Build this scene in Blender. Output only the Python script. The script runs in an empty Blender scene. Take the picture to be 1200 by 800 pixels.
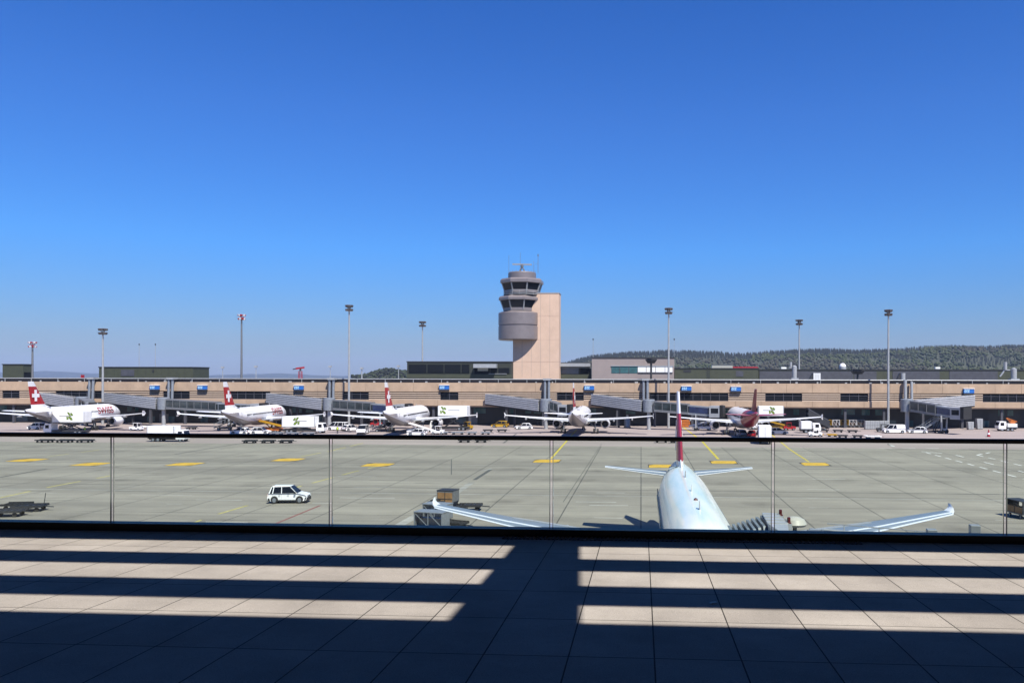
import bpy, bmesh, math, random
import numpy as np
from mathutils import Vector, Matrix
random.seed(7); rng = np.random.default_rng(7)
S = bpy.context.scene; COL = S.collection; D = bpy.data; R = math.radians; PI = math.pi

# ------------------------------------------------------------------ camera model (surveying helpers only)
EYE = 13.0; F = 950.0; U0 = 690.0; V0 = 442.0; YAW = R(3.7); ROLL = 0.0021
ca, sa = math.cos(YAW), math.sin(YAW)
def uk(u, v):
    du, dv = u - U0, v - V0
    return du + ROLL*dv, dv - ROLL*du
def gp(u, v, z=0.0):
    a, b = uk(u, v); d = F*(EYE - z)/b; k = a/F
    return Vector((d*(-sa + k*ca), d*(ca + k*sa), z))
def xat(u, Y):
    k = (u - U0)/F
    return Y*(k*ca - sa)/(ca + k*sa)
def depth(X, Y): return -X*sa + Y*ca
def zat(u, v, Y):
    X = xat(u, Y); a, b = uk(u, v)
    return EYE - b*depth(X, Y)/F

# ------------------------------------------------------------------ materials
MAT = {}
ALB = dict(white_paint=.90, white_vehicle_paint=1.0, white_box_panel=.96, beige_concrete=.75, tower_concrete=.95, louvre_panel=.9, olive_cladding=.52, dark_olive_cladding=.50,
    slate_louvre=.7, taupe_cladding=.68, tower_cladding=.80, gravel_roof=.5, stand_asphalt=.80, black_rubber=.8, dark_steel=.7, dark_glass=1., bridge_glass=.8, cream_plastic=.5,
    undercroft_wall=.2, conifer_green=.24, spring_leaf_green=.40, bare_twig_brown=.42, mid_leaf_green=.44, far_ridge_woodland=.4, hill_meadow=.5, black_anodised_metal=1.,
    glass_edge=.8, yellow_line_paint=.7, faded_yellow_paint=.7, white_line_paint=.8, stand_pad_yellow=.75, crack_sealant=.7, light_grey_metal=.6, polished_leading_edge=1., wing_grey_paint=.8, headlamp_glass=1., hi_vis_fabric=.7, sign_blue=.8, sign_pale_print=.75, corridor_slat=.55, dark_red_paint=1.1, red_paint=.62)
def mat(name, col, rough=.6, metal=0., var=.12, scale=3., detail=4., bump=0., spec=.5, coat=0., stretch=None):
    col = tuple(x*ALB.get(name,.55) for x in col)
    m = D.materials.new(name); m.use_nodes = True; nt = m.node_tree; b = nt.nodes['Principled BSDF']
    b.inputs['Roughness'].default_value = rough; b.inputs['Metallic'].default_value = metal
    b.inputs['Specular IOR Level'].default_value = spec
    if coat: b.inputs['Coat Weight'].default_value = coat; b.inputs['Coat Roughness'].default_value = .08
    c = (*col, 1)
    if var > 0:
        tc = nt.nodes.new('ShaderNodeTexCoord'); n = nt.nodes.new('ShaderNodeTexNoise')
        n.inputs['Scale'].default_value = scale; n.inputs['Detail'].default_value = detail; n.inputs['Roughness'].default_value = .6
        if stretch:
            mp = nt.nodes.new('ShaderNodeMapping'); mp.inputs['Scale'].default_value = stretch
            nt.links.new(tc.outputs['Object'], mp.inputs[0]); nt.links.new(mp.outputs[0], n.inputs['Vector'])
        else: nt.links.new(tc.outputs['Object'], n.inputs['Vector'])
        rp = nt.nodes.new('ShaderNodeValToRGB'); rp.color_ramp.elements[0].position = .3; rp.color_ramp.elements[1].position = .7
        rp.color_ramp.elements[0].color = tuple(x*(1-var) for x in col)+(1,)
        rp.color_ramp.elements[1].color = tuple(min(1, x*(1+var)) for x in col)+(1,)
        nt.links.new(n.outputs['Fac'], rp.inputs[0]); nt.links.new(rp.outputs[0], b.inputs['Base Color'])
        if bump:
            bp = nt.nodes.new('ShaderNodeBump'); bp.inputs['Strength'].default_value = bump; bp.inputs['Distance'].default_value = .02
            nt.links.new(n.outputs['Fac'], bp.inputs['Height']); nt.links.new(bp.outputs[0], b.inputs['Normal'])
    else: b.inputs['Base Color'].default_value = c
    MAT[name] = m; return m
W = mat('white_paint', (.80,.80,.80), .28, var=.03, scale=.6, coat=.3)
WV = mat('white_vehicle_paint', (.78,.78,.77), .3, var=.05, scale=1.2, coat=.4)
WB = mat('white_box_panel', (.74,.75,.74), .5, var=.05, scale=.8)
BELLY = mat('grey_belly', (.40,.375,.35), .4, var=.08, scale=.7)  # belly faces and fairing greyer than the fuselage top
RED = mat('red_paint', (.52,.012,.016), .35, var=.05, scale=1., coat=.3)
DRED = mat('dark_red_paint', (.22,.012,.018), .35, var=.08, scale=1., coat=.3)
BLK = mat('black_rubber', (.02,.02,.02), .75, var=.2)
GROOVE = mat('louvre_groove_shade', (.10,.065,.045), .8, var=.1)  # dark brown paints in the shade inside the louvre grooves
DRK = mat('dark_steel', (.035,.036,.04), .55, var=.2)
STL = mat('grey_steel', (.30,.31,.32), .45, .3, var=.15)
LGT = mat('light_grey_metal', (.55,.57,.58), .4, .2, var=.1, scale=1.5)
GALV = mat('galvanised_steel', (.42,.46,.50), .45, .35, var=.15, scale=2.)
WINGM = mat('wing_grey_paint', (.21,.255,.31), .35, .1, var=.06, scale=.5)
SLATM = mat('polished_leading_edge', (.72,.76,.80), .3, .3, var=.04)
GLS = mat('dark_glass', (.010,.012,.016), .08, var=0., spec=.16)
GLB = mat('bridge_glass', (.03,.042,.048), .1, var=.6, scale=.5, spec=.35)
TEAL = mat('teal_glass', (.08,.20,.22), .12, var=.3, scale=.6)
BEIGE = mat('beige_concrete', (.505,.365,.248), .85, var=.13, scale=.35, bump=.1)
PINK = mat('tower_concrete', (.56,.40,.295), .85, var=.07, scale=.35, bump=.1)
RIB = mat('louvre_panel', (.43,.33,.245), .7, var=.06, scale=.6)
OLV = mat('olive_cladding', (.085,.095,.055), .6, var=.12, scale=.8)
OLVD = mat('dark_olive_cladding', (.05,.058,.042), .6, var=.12, scale=.8)
SLATE = mat('slate_louvre', (.075,.078,.095), .6, var=.18, scale=.9)
TAUPE = mat('taupe_cladding', (.36,.30,.28), .7, var=.05, scale=.6)
CAB = mat('tower_cladding', (.285,.245,.235), .38, .4, var=.08, scale=.6)
ROOFM = mat('gravel_roof', (.33,.33,.32), .9, var=.2, scale=1.)
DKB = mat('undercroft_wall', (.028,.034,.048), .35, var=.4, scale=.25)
CRE = mat('cream_plastic', (.74,.72,.62), .4, var=.03)
YEL = mat('yellow_paint', (.72,.42,.02), .5, var=.12, scale=.8)
ORG = mat('orange_paint', (.70,.20,.03), .5, var=.2, scale=1.5)
TAN = mat('tan_board', (.46,.25,.10), .7, var=.25, scale=2.)
HIV = mat('hi_vis_fabric', (.62,.80,.05), .7, var=.1)
NAVY = mat('navy_cloth', (.02,.025,.05), .8, var=.2)
SKIN = mat('skin', (.45,.27,.19), .6, var=.05)
GRN = mat('leaf_green_print', (.22,.34,.03), .5, var=.2)
BLUE = mat('sign_blue', (.02,.15,.52), .4, var=.08)
CORR = mat('corridor_slat', (.80,.82,.85), .45, .25, var=.12, scale=1.)
BLUL = mat('sign_pale_print', (.55,.85,.95), .4, var=.05)
BEAC = mat('beacon_red_glass', (.12,.008,.008), .15, var=.1)
GLOSS_BLUE = mat('blue_advert_panel', (.03,.05,.14), .2, var=.3, scale=1.)
LAMPG = mat('floodlight_housing', (.16,.145,.15), .5, var=.2)
TAIL_L = mat('red_lamp', (.4,.01,.01), .3, var=0.)
HEAD_L = mat('headlamp_glass', (.6,.62,.65), .1, var=0.)

# ------------------------------------------------------------------ mesh builder
class MB:
    def __init__(s): s.v=[]; s.f=[]; s.mi=[]; s.M=Matrix.Identity(4)
    def add(s, vs, fs, m=0):
        n=len(s.v); s.v += [tuple(s.M @ Vector(p)) for p in vs]
        for f in fs: s.f.append(tuple(i+n for i in f)); s.mi.append(m)
        return s
    def box(s, x0,x1,y0,y1,z0,z1, m=0):
        vs=[(x0,y0,z0),(x1,y0,z0),(x1,y1,z0),(x0,y1,z0),(x0,y0,z1),(x1,y0,z1),(x1,y1,z1),(x0,y1,z1)]
        return s.add(vs,[(0,3,2,1),(4,5,6,7),(0,1,5,4),(1,2,6,5),(2,3,7,6),(3,0,4,7)],m)
    def cbox(s, cx,cy,z0, lx,ly,lz, m=0): return s.box(cx-lx/2,cx+lx/2,cy-ly/2,cy+ly/2,z0,z0+lz,m)
    def tbox(s, bx0,bx1,by0,by1,z0, tx0,tx1,ty0,ty1,z1, m=0):
        vs=[(bx0,by0,z0),(bx1,by0,z0),(bx1,by1,z0),(bx0,by1,z0),(tx0,ty0,z1),(tx1,ty0,z1),(tx1,ty1,z1),(tx0,ty1,z1)]
        return s.add(vs,[(0,3,2,1),(4,5,6,7),(0,1,5,4),(1,2,6,5),(2,3,7,6),(3,0,4,7)],m)
    def loft(s, rings, m=0, cap=True):
        n=len(rings[0]); vs=[p for r in rings for p in r]; fs=[]
        for i in range(len(rings)-1):
            for j in range(n):
                k=(j+1)%n; fs.append((i*n+j,i*n+k,(i+1)*n+k,(i+1)*n+j))
        if cap: fs.append(tuple(range(n))[::-1]); fs.append(tuple((len(rings)-1)*n+j for j in range(n)))
        return s.add(vs,fs,m)
    def tube(s, p0,p1,r0,r1=None,n=10,m=0):
        r1 = r0 if r1 is None else r1
        p0,p1=Vector(p0),Vector(p1); d=(p1-p0).normalized()
        a=d.orthogonal().normalized(); b=d.cross(a)
        rs=[[tuple(p+(a*math.cos(2*PI*i/n)+b*math.sin(2*PI*i/n))*r) for i in range(n)] for p,r in((p0,r0),(p1,r1))]
        return s.loft(rs,m)
    def bar(s, p0,p1,w,h,m=0):
        p0,p1=Vector(p0),Vector(p1); d=(p1-p0).normalized()
        up=Vector((0,0,1)) if abs(d.z)<.95 else Vector((0,1,0))
        a=d.cross(up).normalized()*w/2; b=a.cross(d).normalized()*h/2
        return s.loft([[tuple(p+a*i+b*j) for i,j in((-1,-1),(1,-1),(1,1),(-1,1))] for p in(p0,p1)],m)
    def prism(s, poly, y0, y1, m=0):       # poly in (x,z), extruded along y
        return s.loft([[(x,y0,z) for x,z in poly],[(x,y1,z) for x,z in poly]],m)
    def lathe(s, prof, c=(0,0,0), n=24, m=0, ph=0., cap=True):   # prof [(r,z)]
        return s.loft([[(c[0]+r*math.cos(2*PI*i/n+ph),c[1]+r*math.sin(2*PI*i/n+ph),c[2]+z) for i in range(n)] for r,z in prof],m,cap)
    def build(s, name, mats, parent=None, smooth=False, bevel=0., loc=None, rotz=0.):
        me=D.meshes.new(name); me.from_pydata(s.v,[],s.f)
        if not isinstance(mats,(list,tuple)): mats=[mats]
        for m in mats: me.materials.append(m)
        if len(mats)>1: me.polygons.foreach_set('material_index',s.mi)
        bm=bmesh.new(); bm.from_mesh(me); bmesh.ops.recalc_face_normals(bm,faces=bm.faces); bm.to_mesh(me); bm.free()
        if smooth:
            me.polygons.foreach_set('use_smooth',[True]*len(me.polygons))
            me.set_sharp_from_angle(angle=R(38))
        o=D.objects.new(name,me); COL.objects.link(o)
        if parent: o.parent=parent
        if loc is not None: o.location=loc
        if rotz: o.rotation_euler.z=rotz
        if bevel:
            b=o.modifiers.new('bevel','BEVEL'); b.width=bevel; b.segments=2; b.limit_method='ANGLE'
        return o
def tag(o,label=None,cat=None,group=None,kind=None):
    if label: o['label']=label
    if cat: o['category']=cat
    if group: o['group']=group
    if kind: o['kind']=kind
    return o
def thing(name,label,cat,loc=(0,0,0),rz=0.,group=None):
    o=D.objects.new(name,None); o.empty_display_size=.5; COL.objects.link(o)
    o.location=loc; o.rotation_euler=(0,0,rz); return tag(o,label,cat,group)
def copy_thing(root,label,loc,rz,group=None):
    r=root.copy(); COL.objects.link(r); r.location=loc; r.rotation_euler=(0,0,rz); r['label']=label
    if group: r['group']=group
    for ch in list(root.children):
        c=ch.copy(); COL.objects.link(c); c.parent=r
        for g in list(ch.children):
            d=g.copy(); COL.objects.link(d); d.parent=c
    return r
def text_mesh(txt,height,mt,name,parent,depth=.0,bold=.0):
    cu=D.curves.new('lettering','FONT'); cu.body=txt; cu.size=height/.72; cu.align_x='CENTER'; cu.extrude=depth; cu.offset=bold
    o=D.objects.new('lettering_source',cu); COL.objects.link(o); bpy.context.view_layer.update()
    me=D.meshes.new_from_object(o.evaluated_get(bpy.context.evaluated_depsgraph_get()))
    D.objects.remove(o); me.materials.clear(); me.materials.append(mt)
    t=D.objects.new(name,me); COL.objects.link(t); t.parent=parent; return t
# ------------------------------------------------------------------ ground, apron and paint
def nodes_mat(name):
    m=D.materials.new(name); m.use_nodes=True; nt=m.node_tree; MAT[name]=m
    return m,nt,nt.nodes['Principled BSDF'],nt.nodes.new,nt.links.new
def concrete_apron():
    m,nt,b,N,L=nodes_mat('apron_concrete')
    tc=N('ShaderNodeTexCoord')
    br=N('ShaderNodeTexBrick'); br.offset=0; br.squash=1
    for k,v in (('Scale',1.),('Brick Width',7.5),('Row Height',7.5),('Mortar Size',.07),('Mortar Smooth',.2),('Bias',0.)): br.inputs[k].default_value=v
    br.inputs['Color1'].default_value=(.234,.216,.178,1); br.inputs['Color2'].default_value=(.206,.190,.158,1); br.inputs['Mortar'].default_value=(.085,.08,.068,1)
    L(tc.outputs['Object'],br.inputs['Vector'])
    mp=N('ShaderNodeMapping'); mp.inputs['Scale'].default_value=(.012,.16,.1); L(tc.outputs['Object'],mp.inputs[0])
    n1=N('ShaderNodeTexNoise'); n1.inputs['Scale'].default_value=1.; n1.inputs['Detail'].default_value=6; L(mp.outputs[0],n1.inputs['Vector'])
    r1=N('ShaderNodeValToRGB'); r1.color_ramp.elements[0].position=.30; r1.color_ramp.elements[1].position=.66
    r1.color_ramp.elements[0].color=(.76,.75,.74,1); r1.color_ramp.elements[1].color=(1.1,1.1,1.08,1); L(n1.outputs['Fac'],r1.inputs[0])
    mp2=N('ShaderNodeMapping'); mp2.inputs['Scale'].default_value=(.05,1.1,.1); L(tc.outputs['Object'],mp2.inputs[0])
    n2=N('ShaderNodeTexNoise'); n2.inputs['Scale'].default_value=1.; n2.inputs['Detail'].default_value=5; L(mp2.outputs[0],n2.inputs['Vector'])
    r2=N('ShaderNodeValToRGB'); r2.color_ramp.elements[0].position=.25; r2.color_ramp.elements[1].position=.75
    r2.color_ramp.elements[0].color=(.86,.86,.86,1); r2.color_ramp.elements[1].color=(1.12,1.12,1.12,1); L(n2.outputs['Fac'],r2.inputs[0])
    n3=N('ShaderNodeTexNoise'); n3.inputs['Scale'].default_value=.35; n3.inputs['Detail'].default_value=8; L(tc.outputs['Object'],n3.inputs['Vector'])
    r3=N('ShaderNodeValToRGB'); r3.color_ramp.elements[0].position=.3; r3.color_ramp.elements[1].position=.7
    r3.color_ramp.elements[0].color=(.90,.90,.90,1); r3.color_ramp.elements[1].color=(1.06,1.06,1.06,1); L(n3.outputs['Fac'],r3.inputs[0])
    def mul(a,c):
        x=N('ShaderNodeMix'); x.data_type='RGBA'; x.blend_type='MULTIPLY'; x.inputs[0].default_value=1.
        L(a,x.inputs[6]); L(c,x.inputs[7]); return x.outputs[2]
    n4=N('ShaderNodeTexVoronoi'); n4.inputs['Scale'].default_value=.11; n4.inputs['Randomness'].default_value=1.; L(tc.outputs['Object'],n4.inputs['Vector'])
    n5=N('ShaderNodeTexNoise'); n5.inputs['Scale'].default_value=.9; n5.inputs['Detail'].default_value=5; L(tc.outputs['Object'],n5.inputs['Vector'])
    ad=N('ShaderNodeMath'); ad.operation='MULTIPLY_ADD'; ad.inputs[1].default_value=.30; L(n5.outputs['Fac'],ad.inputs[0]); L(n4.outputs['Distance'],ad.inputs[2])
    r4=N('ShaderNodeValToRGB'); r4.color_ramp.elements[0].position=.17; r4.color_ramp.elements[1].position=.40
    r4.color_ramp.elements[0].color=(.70,.69,.68,1); r4.color_ramp.elements[1].color=(1.,1.,1.,1); L(ad.outputs[0],r4.inputs[0])
    c=mul(mul(mul(mul(br.outputs['Color'],r1.outputs[0]),r2.outputs[0]),r3.outputs[0]),r4.outputs[0])
    L(c,b.inputs['Base Color']); b.inputs['Roughness'].default_value=.85
    return m
APRON=concrete_apron()
ASPH=mat('stand_asphalt',(.33,.275,.25),.88,var=.14,scale=.12,stretch=(.25,1.,1.))
GRASS=mat('grass_field',(.07,.085,.035),.95,var=.35,scale=.01)
m=MB(); m.add([(-7400,-300,-.3),(7400,-300,-.3),(7400,9500,-.3),(-7400,9500,-.3)],[(0,1,2,3)])
tag(m.build('ground',GRASS),kind='structure')
m=MB(); m.add([(-420,-60,0),(420,-60,0),(420,420,0),(-420,420,0)],[(0,1,2,3)])
tag(m.build('apron',APRON),kind='structure')
m=MB(); m.add([(-420,153,.004),(420,153,.004),(420,300,.004),(-420,300,.004)],[(0,1,2,3)])
tag(m.build('road',ASPH),kind='structure')
PY=mat('yellow_line_paint',(.62,.50,.05),.7,var=.25,scale=.8)
PYF=mat('faded_yellow_paint',(.50,.44,.14),.8,var=.3,scale=.8)
PW=mat('white_line_paint',(.66,.66,.62),.7,var=.2,scale=.8)
PR=mat('red_line_paint',(.34,.13,.11),.8,var=.2,scale=.8)
PD=mat('crack_sealant',(.10,.10,.09),.8,var=.2,scale=.8)
PYP=mat('stand_pad_yellow',(.66,.41,.03),.6,var=.28,scale=.7)
PK=mat('stand_pad_black',(.05,.05,.05),.7,var=.2)
def strip(mb,pts,w,z,mi=0,dash=None):
    P=[Vector((p.x,p.y,0)) for p in pts]
    for a,b in zip(P,P[1:]):
        d=b-a; L_=d.length; d.normalize(); n=Vector((-d.y,d.x,0))*w/2
        t=0.
        while t<L_:
            e=min(L_,t+(dash[0] if dash else L_))
            q=[a+d*t-n,a+d*e-n,a+d*e+n,a+d*t+n]
            mb.add([(v.x,v.y,z) for v in q],[(0,1,2,3)],mi)
            t=e+(dash[1] if dash else 0)+1e-6
ALB['pale_joint_paint']=.62
mk=MB()   # 0 yellow 1 faded 2 white 3 red 4 sealant 5 pad yellow 6 pad black
ZM=.010
def px(*uv): return [gp(u,v) for u,v in uv]
for pts,w in (([(646,537),(676,503)],.36),([(842,538),(822,516),(800,500)],.42),([(948,541),(925,526),(903,508)],.30)):
    strip(mk,px(*pts),w,ZM,0)
for pts,w,d in (([(443,546),(413,553),(380,562),(350,570),(322,578)],.32,(3.2,2.6)),([(290,592),(256,602)],.3,(9,3)),([(236,609),(205,620)],.3,(9,3)),
                ([(0,583),(60,570),(130,557)],.35,(5,3)),([(55,535),(130,525)],.3,(5,3)),([(352,535),(388,528),(430,518)],.35,(7,2.5))):
    strip(mk,px(*pts),w,ZM,1,d)
for pts,w,d in (([(1085,530),(1200,561)],.3,(2.6,2.)),([(1145,533),(1200,546)],.3,(2.6,2.)),([(1145,533),(1160,530)],.4,(2.6,2.)),([(1030,525),(1105,525)],.3,(2.4,2.)),
                ([(1120,533),(1200,553)],.3,(3.5,8.)),([(1080,529),(1104,531)],.4,None),([(1040,520),(1048,523)],.5,None),
                ([(1040,520),(1046,523)],.3,None)):
    strip(mk,px(*pts),w,ZM,2,d)
for pts,w,d in (([(465,617),(535,577)],.95,None),([(535,577),(553,565)],.8,(2.4,.35)),([(563,552),(576,549)],.4,None)): strip(mk,px(*pts),w,ZM,7,d)
strip(mk,px((314,617),(375,592)),.25,ZM,3)
strip(mk,px((300,560),(400,545)),.12,ZM,4)
for pts,w in (([(0,559),(55,549)],.35),([(205,532),(290,518)],.3),([(556,562),(575,550)],.5),([(660,588),(705,520)],.08),([(529,556),(529,538)],.12),([(590,519),(605,508)],.35)): strip(mk,px(*pts),w,ZM+.004,4)
for a,w in ((573.5,.25),(580.5,.3),(547,.3),(516,.6)):   # expansion joints and wheel tracks running along the apron
    strip(mk,[Vector((-130,gp(690,a).y,0)),Vector((130,gp(690,a).y,0))],w,.006,4 if a!=580.5 else 7)
for i in range(46):      # short scuffs
    p=gp(random.uniform(20,1180),random.uniform(548,612)); L_=random.uniform(1.5,7)
    strip(mk,[p,p+Vector((L_,random.uniform(-.15,.15),0))],random.uniform(.05,.14),.007,random.choice((2,2,4)))
for u,v in ((32,539),(107,543.7),(217,543.7),(338,538.5),(443,544.5),(641,540),(776,546),(848,541.5),(955,543.7)):
    p=gp(u,v); w,h=2.05,2.2
    mk.add([(p.x-w,p.y-h,.012),(p.x+w,p.y-h,.012),(p.x+w,p.y+h,.012),(p.x-w,p.y+h,.012)],[(0,1,2,3)],6)
    q=MB(); 
    mk.add([(p.x-w+.1,p.y-h+.1,.017),(p.x+w-.9,p.y-h+.1,.017),(p.x+w-.1,p.y-h+1.2,.017),(p.x+w-.1,p.y+h-.1,.017),(p.x-w+.9,p.y+h-.1,.017),(p.x-w+.1,p.y+h-1.2,.017)],[(0,1,2,3,4,5)],5)
tag(mk.build('apron_markings',[PY,PYF,PW,PR,PD,PYP,PK,mat('pale_joint_paint',(.40,.39,.35),.8,var=.3,scale=.4)]),kind='structure')

# ------------------------------------------------------------------ hills and woodland
HILLM=mat('hill_meadow',(.085,.095,.045),.95,var=.3,scale=.006)
def interp(tab,x):
    return float(np.interp(x,[t[0] for t in tab],[t[1] for t in tab]))
SKY1=[(560,445),(620,438),(657,430),(690,420.5),(720,417),(780,414),(850,416),(872,418.5),(900,415),(960,412),(1000,413.5),(1050,412.5),(1100,408.5),(1150,409.5),(1200,407.5),(1400,400),(1800,410)]
def ridge(name,tab,Yr,front,back,us,base_frac=.0):
    m=MB(); rows=[]; rings=[]
    prof=[(-1,0),(-.8,.10),(-.55,.36),(-.3,.70),(-.12,.92),(0,1.),(.25,.8),(1,0)]
    for u in us:
        X=xat(u,Yr); h=max(1.,zat(u,interp(tab,u),Yr))
        rings.append([(X*(1+t*(front if t<0 else back)/Yr),Yr+t*(front if t<0 else back),h*f-.3+(.0 if f in(0,) else .8*math.sin(u*.13+t*9))) for t,f in prof])
    nv=len(prof); vs=[p for r in rings for p in r]; fs=[]
    for i in range(len(rings)-1):
        for j in range(nv-1): fs.append((i*nv+j,(i+1)*nv+j,(i+1)*nv+j+1,i*nv+j+1))
    m.add(vs,fs); o=m.build(name,HILLM,smooth=True); tag(o,kind='structure'); return rings
us=list(range(540,1800,20))
RG=ridge('hills',SKY1,1750,800,700,us)
FARM=mat('far_ridge_woodland',(.045,.06,.04),.95,var=.3,scale=.002)
SKYL=[(-500,440),(-200,437),(0,436),(60,434.5),(110,437.5),(200,441),(280,438.5),(330,437.2),(380,440),(450,441),(560,443),(660,440),(760,443)]
m=MB(); rr=[]
for u in range(-500,780,12):
    Yr=7600; X=xat(u,Yr); h=max(2,zat(u,interp(SKYL,u)+.25*math.sin(u*.21),Yr))
    rr.append([(X,Yr-1200,-.3),(X,Yr-500,h*.5),(X,Yr,h),(X,Yr+900,-.3)])
vs=[p for r in rr for p in r]
m.add(vs,[(i*4+j,(i+1)*4+j,(i+1)*4+j+1,i*4+j+1) for i in range(len(rr)-1) for j in range(3)])
tag(m.build('distant_hills',FARM,smooth=True),kind='structure')
# woodland: lumpy crowns and spires gathered in one countless mass
def ico():
    bm=bmesh.new(); bmesh.ops.create_icosphere(bm,subdivisions=2,radius=1.)
    v=np.array([x.co[:] for x in bm.verts]); f=np.array([[y.index for y in x.verts] for x in bm.faces]); bm.free(); return v,f
IV,IF=ico()
class Mass:
    def __init__(s): s.V=[]; s.F=[]; s.M=[]; s.n=0
    def put(s,v,f,mi): s.V.append(v); s.F.append(f+s.n); s.M.append(np.full(len(f),mi)); s.n+=len(v)
    def broad(s,p,h,mi):
        for k in range(2):
            c=np.array(p)+np.array((rng.uniform(-.2,.2)*h,rng.uniform(-.2,.2)*h,h*rng.uniform(.5,.72)))
            r=h*rng.uniform(.2,.32); d=1+rng.normal(0,.13,(len(IV),1))
            s.put(IV*d*np.array((r,r,r*1.05))+c,IF,mi)
    def spire(s,p,h,mi):
        n=7; v=[]; f=[]
        for t in range(4):
            z0=h*(.12+t*.2); z1=h*(.12+t*.2+.34); r=h*.17*(1-t*.2)
            b=len(v)
            for i in range(n):
                a=2*PI*i/n+t*.4; q=r*rng.uniform(.75,1.2); v.append((q*math.cos(a),q*math.sin(a),z0))
            v.append((0,0,min(h,z1)))
            f+=[(b+i,b+(i+1)%n,b+n) for i in range(n)]
        s.put(np.array(v)+np.array(p),np.array(f),mi)
    def build(s,name,mats):
        V=np.concatenate(s.V).astype(np.float32); Fa=np.concatenate(s.F).astype(np.int32); Mi=np.concatenate(s.M).astype(np.int32)
        me=D.meshes.new(name); me.vertices.add(len(V)); me.vertices.foreach_set('co',V.ravel())
        me.loops.add(Fa.size); me.loops.foreach_set('vertex_index',Fa.ravel()); me.polygons.add(len(Fa))
        me.polygons.foreach_set('loop_start',np.arange(0,Fa.size,3,dtype=np.int32))
        for q in mats: me.materials.append(q)
        me.polygons.foreach_set('material_index',Mi); me.polygons.foreach_set('use_smooth',np.ones(len(Fa),dtype=bool)); me.update(calc_edges=True); me.validate()
        o=D.objects.new(name,me); COL.objects.link(o); return o
LEAF=[mat('conifer_green',(.020,.034,.020),.9,var=.25,scale=.2),mat('spring_leaf_green',(.082,.105,.028),.9,var=.25,scale=.2),
      mat('bare_twig_brown',(.082,.078,.045),.9,var=.25,scale=.2),mat('mid_leaf_green',(.050,.072,.026),.9,var=.25,scale=.2)]
def hill_at(rings,ui,t):
    # interpolate position on the ridge surface at column ui (float) and row t
    i=int(ui); a=ui-i; r0,r1=rings[i],rings[min(i+1,len(rings)-1)]
    j=min(int(t),len(r0)-2); b=t-j
    f=lambda r:[r[j][k]*(1-b)+r[j+1][k]*b for k in range(3)]
    p,q=f(r0),f(r1); return [p[k]*(1-a)+q[k]*a for k in range(3)]
ws=Mass()
for i in range(13500):
    ui=rng.uniform(2,len(RG)-1.1); t=5.3-abs(rng.normal(0,1.9)) if rng.random()<.45 else rng.uniform(.9,5.3)
    t=max(.9,t); p=hill_at(RG,ui,t); u=us[int(ui)]
    if u>1360 and rng.random()<.6: continue
    patch=math.sin(p[0]*.011+2)+math.sin(p[1]*.016+p[0]*.007)+math.sin(p[0]*.029-p[1]*.02)*.6
    if t>3.75+.4*math.sin(p[0]*.013) or (u<870 and t>3.0) or patch>1.7:
        ws.spire(p,rng.uniform(6.5,11),0)
    else:
        mi=2 if patch<-.6 else (1 if patch<.9 else 3)
        if rng.random()<.15: mi=int(rng.choice((1,2,3)))
        ws.broad(p,rng.uniform(6,9.5),mi)
tag(ws.build('woodland',LEAF),'wooded hillside of spring green and dark conifer trees behind the roofs','woodland',kind='stuff')
# nearer wooded knoll
KN=[(418,443),(428,440.5),(440,438),(448,436),(455,434.8),(465,435.5),(478,437),(500,438),(540,438),(570,443)]
kus=list(range(410,580,6)); KR=ridge('knoll',KN,900,160,160,kus)
ws=Mass()
for i in range(900):
    ui=rng.uniform(.5,len(kus)-1.2); p=hill_at(KR,ui,rng.uniform(1,5.6)); ws.broad(p,rng.uniform(3.5,5.5),int(rng.choice((0,3,3,0))))
tag(ws.build('knoll_woodland',LEAF),'rounded dark green wood beyond the roof, left of the long olive roof building','woodland',kind='stuff')

# ------------------------------------------------------------------ sky, sun, air
w=D.worlds.new('World'); S.world=w; w.use_nodes=True; nt=w.node_tree
sky=nt.nodes.new('ShaderNodeTexSky'); sky.sky_type='NISHITA'; sky.sun_disc=False
SUN_EL,SUN_AZ=R(56),R(35)      # the shadows run (-sin az, cos az)
sky.sun_elevation=SUN_EL; sky.sun_rotation=R(180)-SUN_AZ; sky.altitude=430; sky.air_density=1.0; sky.dust_density=.6; sky.ozone_density=3.0
bg=nt.nodes['Background']; bg.inputs['Strength'].default_value=.078
hs=nt.nodes.new('ShaderNodeHueSaturation'); hs.inputs['Saturation'].default_value=1.18
tn_=nt.nodes.new('ShaderNodeMix'); tn_.data_type='RGBA'; tn_.blend_type='MULTIPLY'; tn_.inputs[0].default_value=1.; tn_.inputs[7].default_value=(.42,.77,1.28,1)
nt.links.new(sky.outputs[0],hs.inputs['Color']); nt.links.new(hs.outputs[0],tn_.inputs[6]); 
tcw=nt.nodes.new('ShaderNodeTexCoord'); sx=nt.nodes.new('ShaderNodeSeparateXYZ'); nt.links.new(tcw.outputs['Generated'],sx.inputs[0])
rp=nt.nodes.new('ShaderNodeValToRGB'); cr_=rp.color_ramp
for i_,(z_,c_) in enumerate(((0.,(.90,.57,.53)),(.044,(.94,.64,.57)),(.15,(.80,.93,.92)),(.30,(.84,.90,.95)),(.41,(.66,.83,.93)))):
    e_=cr_.elements[i_] if i_<2 else cr_.elements.new(z_)
    e_.position=z_; e_.color=(*c_,1)
nt.links.new(sx.outputs[2],rp.inputs[0])
t2_=nt.nodes.new('ShaderNodeMix'); t2_.data_type='RGBA'; t2_.blend_type='MULTIPLY'; t2_.inputs[0].default_value=1.
nt.links.new(tn_.outputs[2],t2_.inputs[6]); nt.links.new(rp.outputs[0],t2_.inputs[7]); nt.links.new(t2_.outputs[2],bg.inputs['Color'])
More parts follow.
